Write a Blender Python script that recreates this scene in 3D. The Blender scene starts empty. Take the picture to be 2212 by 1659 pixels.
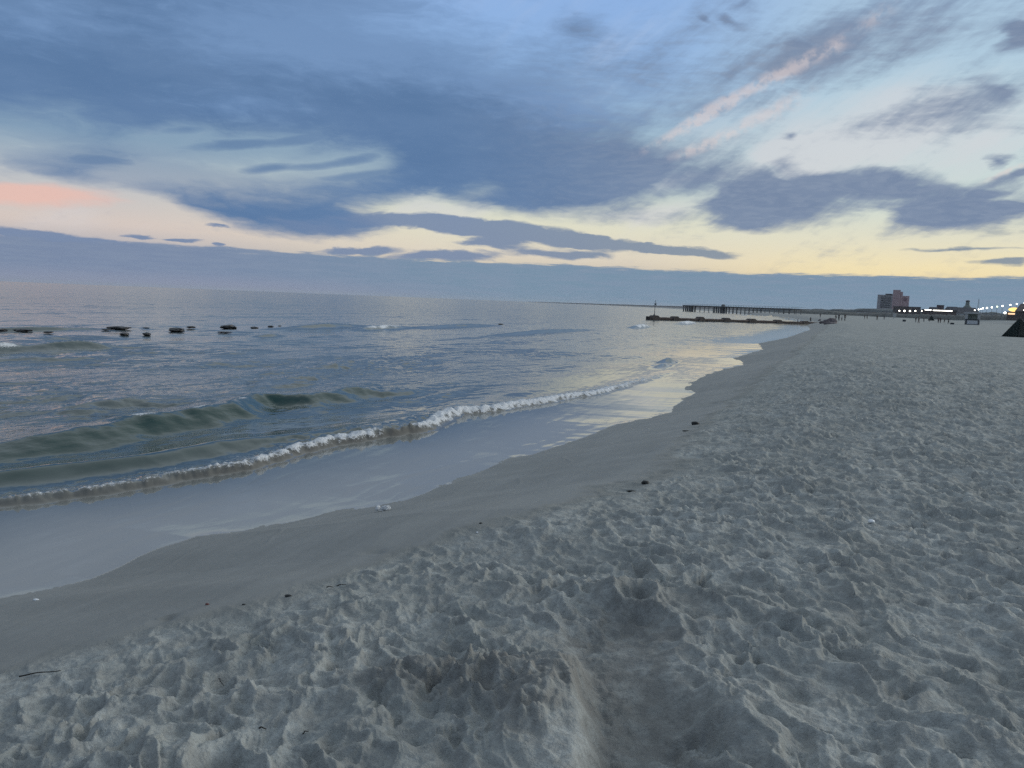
import bpy, bmesh, math, random
import numpy as np
from mathutils import Vector, Matrix

random.seed(7)
S = bpy.context.scene
COL = S.collection
R_ = math.radians

# ------------------------------------------------------------------ camera
CAM_H = 3.0
F_PX, CX, CY = 1661.0, 1106.0, 829.5          # focal length and centre on a 2212 px wide measuring copy
PITCH, ROLL, YAW = R_(-6.16), R_(2.225), R_(22.7)
fwd = Vector((-math.sin(YAW) * math.cos(PITCH), math.cos(YAW) * math.cos(PITCH), math.sin(PITCH)))
right0 = Vector((math.cos(YAW), math.sin(YAW), 0))
up0 = right0.cross(fwd)
right = right0 * math.cos(ROLL) + up0 * math.sin(ROLL)
up = -right0 * math.sin(ROLL) + up0 * math.cos(ROLL)
cam_d = bpy.data.cameras.new("camera")
cam_d.sensor_width = 36
cam_d.lens = 36 * F_PX / 2212
cam_d.clip_start = 0.05
cam_d.clip_end = 30000
cam = bpy.data.objects.new("camera", cam_d)
m = Matrix((right, up, -fwd)).transposed().to_4x4()
m.translation = Vector((0, 0, CAM_H))
cam.matrix_world = m
COL.objects.link(cam)
S.camera = cam

def ray(x, y):
    return fwd * F_PX + right * (x - CX) - up * (y - CY)

def gp(x, y, z=0.0):
    """ground position at height z seen at measuring point x, y (used to read the layout off the photo)"""
    d = ray(x, y); t = (z - CAM_H) / d.z
    return (d.x * t, d.y * t)

def azel(x, y):
    d = ray(x, y)
    return math.degrees(math.atan2(d.x, d.y)), math.degrees(math.atan2(d.z, math.hypot(d.x, d.y)))

def lin(r, g, b):
    f = lambda c: (c / 255 / 12.92) if c / 255 <= 0.04045 else ((c / 255 + 0.055) / 1.055) ** 2.4
    return (f(r), f(g), f(b), 1.0)

S.view_settings.view_transform = 'Standard'
S.view_settings.look = 'None'
S.view_settings.exposure = 0.0
S.view_settings.gamma = 1.0
S.render.engine = 'CYCLES'
S.cycles.max_bounces = 6
S.cycles.use_denoising = False      # keep the fine grain of the sand

# ------------------------------------------------------------------ node helper
class NB:
    def __init__(s, nt):
        s.nt = nt
    def n(s, typ, **kw):
        nd = s.nt.nodes.new(typ)
        for k, v in kw.items():
            setattr(nd, k, v)
        return nd
    def put(s, sock, v):
        if v is None:
            return
        if isinstance(v, bpy.types.NodeSocket):
            s.nt.links.new(v, sock)
        else:
            sock.default_value = v
    def math(s, op, a, b=None, c=None, clamp=False):
        nd = s.n('ShaderNodeMath', operation=op, use_clamp=clamp)
        s.put(nd.inputs[0], a); s.put(nd.inputs[1], b); s.put(nd.inputs[2], c)
        return nd.outputs[0]
    def vmath(s, op, a, b=None, c=None):
        nd = s.n('ShaderNodeVectorMath', operation=op)
        s.put(nd.inputs[0], a); s.put(nd.inputs[1], b)
        if c is not None:
            s.put(nd.inputs[2], c)
        return nd.outputs[0]
    def xyz(s, x, y, z=0.0):
        nd = s.n('ShaderNodeCombineXYZ')
        s.put(nd.inputs[0], x); s.put(nd.inputs[1], y); s.put(nd.inputs[2], z)
        return nd.outputs[0]
    def sep(s, v):
        nd = s.n('ShaderNodeSeparateXYZ'); s.put(nd.inputs[0], v)
        return nd.outputs
    def noise(s, vec, scale, detail=3, rough=0.5, color=False):
        nd = s.n('ShaderNodeTexNoise')
        s.put(nd.inputs['Vector'], vec)
        nd.inputs['Scale'].default_value = scale
        nd.inputs['Detail'].default_value = detail
        nd.inputs['Roughness'].default_value = rough
        return nd.outputs['Color' if color else 'Fac']
    def mr(s, v, a, b, c=0.0, d=1.0, smooth=True):
        nd = s.n('ShaderNodeMapRange', interpolation_type='SMOOTHSTEP' if smooth else 'LINEAR')
        s.put(nd.inputs[0], v); s.put(nd.inputs[1], a); s.put(nd.inputs[2], b)
        s.put(nd.inputs[3], c); s.put(nd.inputs[4], d)
        return nd.outputs[0]
    def mix(s, f, a, b, mode='MIX'):
        nd = s.n('ShaderNodeMix', data_type='RGBA', blend_type=mode)
        s.put(nd.inputs[0], f); s.put(nd.inputs[6], a); s.put(nd.inputs[7], b)
        return nd.outputs[2]
    def ramp(s, f, stops):
        nd = s.n('ShaderNodeValToRGB')
        cr = nd.color_ramp
        while len(cr.elements) < len(stops):
            cr.elements.new(0.5)
        for e, (p, c) in zip(cr.elements, stops):
            e.position = p; e.color = c
        s.put(nd.inputs[0], f)
        return nd.outputs[0]

# ------------------------------------------------------------------ world: evening sky with cloud shapes fixed by compass and height
W = bpy.data.worlds.new("World")
S.world = W
W.use_nodes = True
nt = W.node_tree
nt.nodes.clear()
N = NB(nt)
tc = N.n('ShaderNodeTexCoord')
dx, dy, dz = N.sep(tc.outputs['Generated'])
az = N.math('MULTIPLY', N.math('ARCTAN2', dx, dy), 57.29578)
el = N.math('MULTIPLY', N.math('ARCSINE', N.math('MAXIMUM', dz, 0.0)), 57.29578)
P0 = N.xyz(az, el, 0.0)

def warp(P, sx, sy, ax, ay, detail=2, off=0.0):
    v = N.vmath('MULTIPLY', P, (sx, sy, 1.0))
    v = N.vmath('ADD', v, (off, off * 1.7, off * 0.3))
    c = N.noise(v, 1.0, detail, 0.55, color=True)
    c = N.vmath('SUBTRACT', c, (0.5, 0.5, 0.5))
    c = N.vmath('MULTIPLY', c, (ax, ay, 0.0))
    return N.vmath('ADD', P, c)

P1 = warp(P0, 0.07, 0.22, 5.0, 1.3, 2, 3.0)
P2 = warp(P1, 0.30, 1.0, 2.6, 0.8, 4, 11.0)
PF = warp(P2, 1.2, 4.5, 0.7, 0.22, 3, 21.0)       # crisper, for the thin low clouds

def strokes(P, lst):
    """sum of soft elongated blobs; each is x1,y1,x2,y2,half width,strength"""
    acc = None
    for (x1, y1, x2, y2, w, k) in lst:
        a1, e1 = azel(x1, y1); a2, e2 = azel(x2, y2)
        L = math.hypot(a2 - a1, e2 - e1) * 0.5
        wd = w * 0.0345
        mp = N.n('ShaderNodeMapping', vector_type='TEXTURE')
        N.put(mp.inputs[0], P)
        mp.inputs['Location'].default_value = ((a1 + a2) / 2, (e1 + e2) / 2, 0)
        mp.inputs['Rotation'].default_value = (0, 0, math.atan2(e2 - e1, a2 - a1))
        mp.inputs['Scale'].default_value = (L * 1.15 + wd, wd * 1.6, 1)
        g = N.n('ShaderNodeTexGradient', gradient_type='SPHERICAL')
        N.put(g.inputs[0], mp.outputs[0])
        acc = N.math('MULTIPLY_ADD', g.outputs['Fac'], k * 1.5, acc if acc is not None else 0.0)
    return acc

def c(r, g, b): return lin(r, g, b)
elf = N.math('DIVIDE', el, 90.0)
def eramp(lst): return N.ramp(elf, [(e / 90.0, c(*k)) for e, k in lst])
left_r = eramp([(0, (150, 155, 178)), (2.2, (170, 172, 182)), (4.0, (214, 200, 192)), (6.5, (192, 195, 198)), (9.5, (154, 180, 196)), (13, (140, 170, 194)), (18, (122, 155, 196)), (27, (196, 208, 216)), (50, (196, 206, 212)), (90, (112, 140, 176))])
mid_r = eramp([(0, (150, 165, 180)), (2.0, (200, 190, 175)), (3.4, (222, 212, 194)), (5.5, (224, 222, 200)), (8.5, (184, 202, 204)), (12, (160, 188, 208)), (16, (145, 180, 222)), (22, (142, 177, 226)), (27, (212, 222, 226)), (45, (206, 216, 220)), (90, (112, 140, 176))])
right_r = eramp([(0, (160, 170, 180)), (1.6, (230, 208, 168)), (3.0, (243, 226, 180)), (4.8, (228, 223, 198)), (7.5, (205, 218, 212)), (11, (194, 215, 220)), (16, (176, 203, 222)), (21, (168, 196, 222)), (30, (214, 224, 226)), (45, (210, 220, 224)), (90, (112, 140, 176))])
base = N.mix(N.mr(az, -52, -26), left_r, mid_r)
base = N.mix(N.mr(az, -16, 2), base, right_r)
# the sky turns duller and bluer away from the sunset
away = N.mr(N.math('ABSOLUTE', N.math('SUBTRACT', az, 5.0)), 75, 150)
base = N.mix(N.math('MULTIPLY', away, 0.75), base, c(98, 116, 144))

# broad texture
ntex = N.noise(N.vmath('MULTIPLY', P2, (0.12, 0.42, 1)), 1.0, 5, 0.6)
nfine = N.noise(N.vmath('MULTIPLY', P2, (0.5, 1.8, 1)), 1.0, 4, 0.6)

# soft white haze layer and contrails
white = strokes(P2, [
    (1480, 330, 2080, 270, 62, .50), (1620, 400, 1900, 330, 40, .35), (1900, 330, 2300, 300, 70, .35), (1350, 470, 1560, 430, 22, .35),
    (820, 430, 1030, 470, 38, .45), (1150, 455, 1500, 480, 22, .3), (1850, 220, 2250, 180, 50, .30),
    (1640, 330, 1780, 330, 18, .5), (1700, 345, 1800, 395, 14, .5), (1370, 420, 1560, 375, 10, .5),
    (0, 460, 300, 480, 20, .25)])
trail = strokes(warp(P0, 0.9, 0.9, 0.32, 0.32, 4, 5.0), [
    (1370, 337, 1600, 212, 11, .75), (1470, 272, 1640, 183, 12, .9), (1620, 195, 1760, 122, 15, .8), (1740, 130, 1850, 75, 15, .6), (1840, 70, 1940, 10, 16, .4),
    (1480, 335, 1640, 255, 13, .6), (1600, 275, 1760, 195, 18, .6), (1420, 350, 1560, 300, 10, .4), (2110, 400, 2260, 335, 5, .75)])
tn = N.noise(N.vmath('MULTIPLY', P0, (1.1, 1.1, 1)), 1.0, 3, 0.6)
trail = N.math('MULTIPLY', trail, N.mr(tn, 0.32, 0.62, 0.3, 1.15))
pale = strokes(P1, [   # pale gap inside the dark swirl
    (150, 345, 800, 350, 62, .75), (250, 305, 430, 283, 20, .45), (-140, 305, 190, 275, 52, .6), (420, 335, 620, 312, 26, .45), (640, 365, 850, 335, 22, .55), (180, 395, 420, 370, 24, .35), (960, 420, 1100, 410, 20, .3)])
pale = N.math('MULTIPLY_ADD', N.math('SUBTRACT', nfine, 0.5), 0.7, pale)
wisp = strokes(P1, [(180, 292, 520, 262, 16, .6), (300, 322, 700, 290, 15, .8), (600, 300, 760, 262, 20, .6), (480, 368, 700, 352, 12, .7), (660, 356, 860, 325, 13, .8), (620, 396, 960, 352, 14, .8), (60, 340, 330, 358, 16, .8)])
wisp = N.math('MULTIPLY_ADD', N.math('SUBTRACT', nfine, 0.5), 0.5, wisp)
salmon = strokes(P2, [(-120, 422, 300, 430, 17, .9), (-60, 412, 130, 418, 13, .5)])

# dark clouds
dark = strokes(P2, [
    (300, 20, 900, 80, 170, .45), (900, 190, 1500, 250, 110, .38), (1400, 120, 1900, 60, 110, .16),
    (-400, 60, 500, 150, 150, .95), (100, 170, 820, 260, 110, .95), (640, 215, 1300, 330, 105, .95), (-300, -60, 500, -20, 110, .6),
    (400, 40, 1000, 80, 90, .25), (860, 330, 1250, 390, 60, .7), (1000, 395, 1400, 400, 55, .75), (1130, 400, 1560, 340, 40, .85), (1100, 80, 1500, 130, 60, .20),
    (60, 345, 420, 395, 26, 1.0), (330, 395, 640, 430, 32, .95), (430, 430, 820, 485, 38, 1.1), (560, 405, 900, 400, 24, .75), (800, 360, 1000, 330, 30, .5),
    
    (1490, 405, 1780, 400, 38, 1.0), (1550, 450, 1850, 450, 34, .95), (1740, 400, 2040, 385, 20, .9), (1840, 430, 2080, 440, 30, .6), (1580, 485, 1680, 480, 18, .5),
    (1920, 485, 2160, 455, 26, .95), (2060, 470, 2320, 420, 24, .6), (1750, 285, 2160, 250, 30, .38), (2080, 290, 2320, 275, 14, .4), (1660, 335, 1760, 385, 12, .4),
    (1640, 345, 1800, 395, 16, -.45), (1560, 440, 1700, 452, 9, -.3), (1350, 465, 1550, 425, 14, -.35), (1700, 410, 1830, 405, 8, -.2), (1850, 470, 1960, 468, 10, -.3), (1540, 160, 1950, 90, 44, .42), (1780, 60, 2260, -30, 60, .34), (1880, 250, 2300, 190, 40, .26), (1500, 235, 1700, 215, 22, .3), (1250, 470, 1560, 450, 20, .4), (1560, 40, 1600, 55, 12, .45), (1660, 300, 1700, 303, 9, .55),
    (1960, 420, 2212, 400, 14, .5), (2130, 350, 2180, 358, 9, .7), (2150, 395, 2320, 360, 8, .6), (2090, 420, 2180, 415, 6, .5), (2120, 445, 2240, 440, 7, .5),
    (2130, 65, 2180, 70, 9, .7), (2150, 95, 2230, 92, 13, .8), (2120, 180, 2180, 220, 16, .3), (1210, 30, 1320, 65, 22, .35), (1700, 95, 1725, 105, 12, .4),
    (1510, 40, 1530, 44, 6, .4), (1590, 8, 1650, 12, 9, .35), (1740, 380, 1820, 390, 10, .3)])
dk = N.math('MULTIPLY_ADD', N.math('SUBTRACT', ntex, 0.5), 0.75, dark)
dk = N.math('MULTIPLY_ADD', N.math('SUBTRACT', nfine, 0.5), 0.55, dk)
# clouds outside the framed part of the sky
dk = N.math('MULTIPLY_ADD', N.mr(el, 23, 36, 0.0, 0.10), N.mr(ntex, 0.38, 0.62), dk)
nd = N.noise(N.vmath('MULTIPLY', N.xyz(N.math('ADD', N.math('MULTIPLY', az, .82), N.math('MULTIPLY', el, .57)), N.math('SUBTRACT', N.math('MULTIPLY', el, .82), N.math('MULTIPLY', az, .57))), (0.085, 0.36, 1)), 1.0, 5, 0.62)
dk = N.math('ADD', dk, N.math('MULTIPLY', N.math('MULTIPLY', N.math('SUBTRACT', nd, 0.47), 1.7), N.mr(az, -24, -8)))
nf2 = N.noise(N.vmath('MULTIPLY', P2, (0.9, 3.2, 1)), 1.0, 3, 0.55)
dk = N.math('ADD', dk, N.math('MULTIPLY', N.math('SUBTRACT', nf2, 0.5), N.mr(az, -30, -10, .30, .5)))
D = N.mr(dk, 0.02, 1.02)
thin = strokes(PF, [
    (700, 466, 1000, 480, 14, 1.1), (880, 480, 1300, 522, 17, 1.5), (1180, 515, 1440, 540, 12, 1.3), (1350, 533, 1600, 551, 9, 1.4), (980, 525, 1130, 530, 8, .9), (1050, 542, 1330, 552, 9, .9), (650, 545, 860, 541, 8, 1.1), (820, 556, 1100, 558, 11, 1.0),
    (560, 470, 800, 505, 14, .7), (-80, 488, 120, 505, 10, .9), (-60, 510, 260, 530, 17, 1.2), (100, 520, 440, 550, 13, 1.2), (260, 503, 350, 512, 4, .9), (360, 513, 430, 518, 4, 1.0), (445, 523, 490, 530, 3, .9),
    (2000, 500, 2260, 505, 12, .35), (1880, 545, 2260, 540, 4, .6), (2080, 570, 2260, 572, 6, .8), (450, 548, 560, 556, 4, .7), (440, 483, 520, 488, 3, .7), (1150, 505, 1260, 512, 5, .5)])
T = N.mr(N.math('MULTIPLY_ADD', N.math('SUBTRACT', nfine, 0.5), 0.9, thin), 0.20, 0.85)

# low bank along the horizon: its top edge undulates
a_b = N.noise(N.xyz(N.math('MULTIPLY', az, 0.10), 3.3, 0.0), 1.0, 4, 0.6)
top = N.math('MULTIPLY_ADD', N.math('SUBTRACT', a_b, 0.5), 0.9, 2.85)
top = N.math('ADD', top, N.mr(az, -40, -56, 0.0, 0.05))
top = N.math('SUBTRACT', top, N.mr(az, -30, 0, 0.0, 0.15))
lt = strokes(P2, [(250, 30, 1150, 100, 75, .9), (980, 180, 1500, 240, 55, .7), (300, 215, 700, 235, 30, .4), (-60, 30, 200, 60, 50, .5)])
sh = N.noise(N.vmath('MULTIPLY', P0, (0.35, 4.0, 1)), 1.0, 5, 0.65)
bd = N.math('ADD', N.math('SUBTRACT', top, el), N.math('MULTIPLY', N.math('SUBTRACT', sh, 0.5), 0.9))
B = N.mr(bd, -0.03, 0.20)
gap = N.mr(sh, 0.60, 0.72, 0.0, 0.55)                # pale slits near its top
gap = N.math('MULTIPLY', gap, N.mr(bd, 0.9, 0.15))
B = N.math('MULTIPLY', B, N.math('SUBTRACT', 1.0, gap))

azr = N.mr(az, -30, -5)
dcol = N.mix(azr, c(91, 122, 162), c(117, 135, 163))
dcol = N.mix(N.mr(ntex, 0.3, 0.7, 0.0, 0.40), dcol, N.mix(azr, c(110, 139, 177), c(140, 155, 177)))
dcol = N.mix(N.mr(N.math('MULTIPLY_ADD', N.math('SUBTRACT', nfine, 0.5), 0.9, lt), 0.1, 1.0, 0, .65), dcol, c(126, 158, 200))
dcol = N.mix(N.math('MULTIPLY', N.mr(nf2, .40, .66, 0, .28), azr), dcol, c(150, 163, 182))
dcol = N.mix(N.mr(el, 16, 26), dcol, c(108, 139, 182))
bcol = N.mix(N.mr(az, -50, -20), c(122, 138, 166), c(120, 145, 167))
bcol = N.mix(N.mr(sh, 0.35, 0.65, 0, 0.45), bcol, c(134, 149, 172))
bcol = N.mix(N.math('MULTIPLY', N.mr(el, 1.4, 0.1), N.mr(az, -20, -45)), bcol, c(138, 147, 170))

col = N.mix(N.mr(N.math('ADD', white, N.math('MULTIPLY', N.math('SUBTRACT', nd, .5), -1.2)), 0.0, 0.9, 0, 0.7), base, c(212, 212, 216))
col = N.mix(N.mr(N.math('MULTIPLY_ADD', N.math('SUBTRACT', nfine, 0.5), 0.8, salmon), 0.1, 1.1, 0, 0.85), col, c(232, 190, 178))
D = N.math('MULTIPLY', D, N.mr(pale, 0.0, 0.95, 1.0, 0.42))
D = N.math('MAXIMUM', D, N.mr(wisp, 0.05, 1.0, 0, .85))
col = N.mix(D, col, dcol)
col = N.mix(N.mr(trail, 0.0, 1.15, 0, 0.55), col, c(222, 208, 206))
tcol = N.mix(azr, c(112, 134, 168), c(126, 142, 160))
col = N.mix(N.math('MULTIPLY', T, 0.9), col, tcol)
col = N.mix(B, col, bcol)
# below the horizon
col = N.mix(N.mr(dz, 0.0, -0.02, smooth=False), col, c(96, 108, 120))
bg = N.n('ShaderNodeBackground')
N.put(bg.inputs[0], col)
bg.inputs[1].default_value = 1.0
out = N.n('ShaderNodeOutputWorld')
nt.links.new(bg.outputs[0], out.inputs[0])
W.cycles.sampling_method = 'MANUAL'
W.cycles.sample_map_resolution = 1024

# afterglow low over the land, ahead and to the right: very soft
sun_d = bpy.data.lights.new("afterglow", 'SUN')
sun_d.energy = 1.55
sun_d.angle = R_(36)
sun_d.color = (1.0, 0.95, 0.88)
sun = bpy.data.objects.new("afterglow", sun_d)
sa, se = R_(50), R_(15)
sdir = Vector((math.sin(sa) * math.cos(se), math.cos(sa) * math.cos(se), math.sin(se)))
sun.rotation_euler = sdir.to_track_quat('Z', 'Y').to_euler()
COL.objects.link(sun)

# ------------------------------------------------------------------ numeric noise
def _h(ix, iy, seed):
    n = (ix.astype(np.uint32) * np.uint32(374761393) + iy.astype(np.uint32) * np.uint32(668265263) + np.uint32(seed * 2246822519 & 0xffffffff))
    n = (n ^ (n >> np.uint32(13))) * np.uint32(1274126177)
    n = (n ^ (n >> np.uint32(16))) * np.uint32(2246822519)
    return n ^ (n >> np.uint32(15))

def _u(h): return (h & np.uint32(0xffffff)).astype(np.float32) / np.float32(16777216.0)

def perlin(x, y, seed=0):
    xf = np.floor(x); yf = np.floor(y)
    ix = xf.astype(np.int64); iy = yf.astype(np.int64)
    fx = (x - xf).astype(np.float32); fy = (y - yf).astype(np.float32)
    u = fx * fx * fx * (fx * (fx * 6 - 15) + 10); v = fy * fy * fy * (fy * (fy * 6 - 15) + 10)
    def g(i, j):
        a = _u(_h(ix + i, iy + j, seed)) * np.float32(2 * math.pi)
        return np.cos(a) * (fx - i) + np.sin(a) * (fy - j)
    n00, n10, n01, n11 = g(0, 0), g(1, 0), g(0, 1), g(1, 1)
    return ((n00 * (1 - u) + n10 * u) * (1 - v) + (n01 * (1 - u) + n11 * u) * v) * np.float32(1.5)

def fbm(x, y, octv, seed=0, gain=0.5):
    s = 0; a = 1.0
    for k in range(octv):
        s = s + a * perlin(x, y, seed + k * 17); x = x * 2.03 + 5.1; y = y * 2.03 - 3.7; a *= gain
    return s

def cell(x, y, seed=0, k=9.0):
    """smoothed squared distance to the nearest jittered point (pits with sharp but unbroken rims), and a random value per point"""
    xf = np.floor(x); yf = np.floor(y)
    ix = xf.astype(np.int64); iy = yf.astype(np.int64)
    fx = (x - xf).astype(np.float32); fy = (y - yf).astype(np.float32)
    best = np.full(x.shape, 9.0, np.float32); rid = np.zeros(x.shape, np.float32); acc = np.zeros(x.shape, np.float32); aw = np.zeros(x.shape, np.float32)
    for i in (-1, 0, 1):
        for j in (-1, 0, 1):
            h = _h(ix + i, iy + j, seed)
            px = _u(h); py = _u(_h(ix + i + 71, iy + j - 37, seed + 5)); rv = _u(_h(ix + i - 13, iy + j + 29, seed + 9))
            d = (fx - i - px) ** 2 + (fy - j - py) ** 2
            m_ = d < best
            best = np.where(m_, d, best); rid = np.where(m_, rv, rid)
            e = np.exp(-k * 2.2 * d); acc += e; aw += e * rv
    return -np.log(acc + 1e-9) / (k * 2.2), rid, aw / (acc + 1e-9)

def sst(a, b, x):
    t = np.clip((x - a) / (b - a), 0, 1); return t * t * (3 - 2 * t)

# ------------------------------------------------------------------ shore layout (x across the beach, y along it; the sea is at negative x)
WL = [gp(*p, 0.15) for p in [(0, 1295), (200, 1250), (330, 1190), (420, 1160), (600, 1135), (850, 1085), (1000, 1035), (1080, 1003), (1150, 985), (1230, 955), (1290, 935), (1340, 917),
      (1400, 905), (1450, 890), (1458, 878), (1500, 850), (1488, 835), (1510, 818), (1550, 802), (1612, 787), (1588, 773), (1650, 755), (1640, 742), (1700, 730), (1752, 712)]]
WL = sorted(WL, key=lambda p: p[1])
WL = [(-8.2, -40), (-6.9, 0)] + WL + [(-6, 180), (-6.5, 226), (-6.8, 270), (-12, 300), (-24, 425), (-40, 470), (-82, 695), (-122, 925), (-330, 1600), (-900, 3000), (-3200, 9500), (-5000, 20000)]
WX = np.array([p[0] for p in WL]); WY = np.array([p[1] for p in WL])
def Wf(y):
    r = np.interp(y, WY, WX)
    return r + 0.10 * perlin(y / 1.7, y * 0 + 4.2, 91) + 0.04 * perlin(y / 0.45, y * 0 + 1.2, 92)
TL = sorted([gp(*p, 0.95) for p in [(0, 1400), (330, 1320), (600, 1290), (850, 1230), (1000, 1190), (1150, 1150), (1250, 1100), (1400, 1040), (1450, 1000), (1500, 930), (1560, 860), (1650, 800), (1750, 740)]], key=lambda p: p[1])
TX = np.array([-4.3] + [p[0] for p in TL] + [-1.5]); TY = np.array([-10] + [p[1] for p in TL] + [120])

def beach_profile(w):
    """sand height against distance landward of the water's edge"""
    return np.interp(w, [-60, -6, -2, 0, 1.5, 3, 4.5, 6, 10, 30, 60, 4000], [-4, -.40, -.03, .15, .50, .88, 1.15, 1.30, 1.36, 1.40, 1.6, 1.6])

def trench(x, y, z, cs):
    """dug pit and its spoil heaps in the foreground; returns new height and a 'dug damp sand' mask"""
    def seg(ax, ay, bx, by):
        vx, vy = bx - ax, by - ay
        t = np.clip(((x - ax) * vx + (y - ay) * vy) / (vx * vx + vy * vy), 0, 1)
        return np.hypot(x - ax - t * vx, y - ay - t * vy), t
    wob = 0.05 * perlin(x * 3.1, y * 3.1, 51) + 0.02 * perlin(x * 9, y * 9, 52)
    # mounds
    def blob(cx, cy, rx, ry, h, ang=0):
        ca, sa_ = math.cos(ang), math.sin(ang)
        u = ((x - cx) * ca + (y - cy) * sa_) / rx; v = (-(x - cx) * sa_ + (y - cy) * ca) / ry
        return h * np.exp(-(u * u + v * v) ** 1.15)
    lump = 0.5 * perlin(x * 6, y * 6, 61) + 0.3 * perlin(x * 14, y * 14, 62)
    dc, _, rc = cell(x / .075 + .3 * perlin(x * 9, y * 9, 64), y / .075, 65); dc2, _, rc2 = cell(x / .034, y / .034, 66)
    crumb = .030 * np.exp(-np.maximum(dc, 0) / .12) * rc + .012 * np.exp(-np.maximum(dc2, 0) / .12) * rc2 + .012 * perlin(x * 20, y * 20, 63)
    mL = blob(-1.72, 3.14, .30, .20, .06, 0.3) + blob(-1.32, 3.25, .28, .24, .085, .2) + blob(-1.08, 3.05, .13, .30, .06)
    mB = blob(-0.98, 4.45, .55, .26, .055, 0.15) + blob(-0.60, 4.2, .2, .22, .04)
    mR = blob(-0.25, 3.2, .28, .6, .045)
    mounds = mL + mB + mR
    mk = np.clip(mL / 0.045, 0, 1); mkb = np.clip(mB / .06, 0, 1)
    z = z + mounds * (1 + .45 * lump) + crumb * mk * 1.6 + crumb * mkb * .45
    d1, _ = seg(-1.02, 3.95, -0.80, 3.40); d2, _ = seg(-0.80, 3.40, -0.62, 2.95); d3, _ = seg(-0.62, 2.95, -0.50, 2.45); d4, _ = seg(-0.50, 2.45, -0.45, 1.9)
    r = np.minimum(np.minimum(d1, d2), np.minimum(d3, d4)) + wob * .6
    side = sst(-0.08, 0.08, x - (-1.02 + (3.95 - y) * 0.36))      # 0 left bank, 1 right bank
    wid = .085 + side * 0.02
    steep = .18 + side * 0.22 + .05 * perlin(x * 5, y * 5, 69)
    pit = 1 - sst(0, 1, (r - wid) / steep)
    # drag marks fan down the smooth right bank
    drag = perlin((x * .94 + y * .34) / .5, (y * .94 - x * .34) / .035, 68) * side * np.clip(pit * (1 - pit) * 4, 0, 1)
    d5 = np.hypot((x + 1.05) / 1.25, y - 3.93)
    p5 = 1 - sst(0.02, 0.46, d5 + wob * .8)
    z = z - (0.22 - .15 * sst(3.15, 3.95, y)) * pit * (1 + .12 * lump) - 0.075 * p5 * (1 - pit * .5) + crumb * .5 * pit * (1 - side * .7) + .006 * drag
    return z, np.clip(mk + mkb * .5 + pit + p5 * .7, 0, 1), pit

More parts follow.
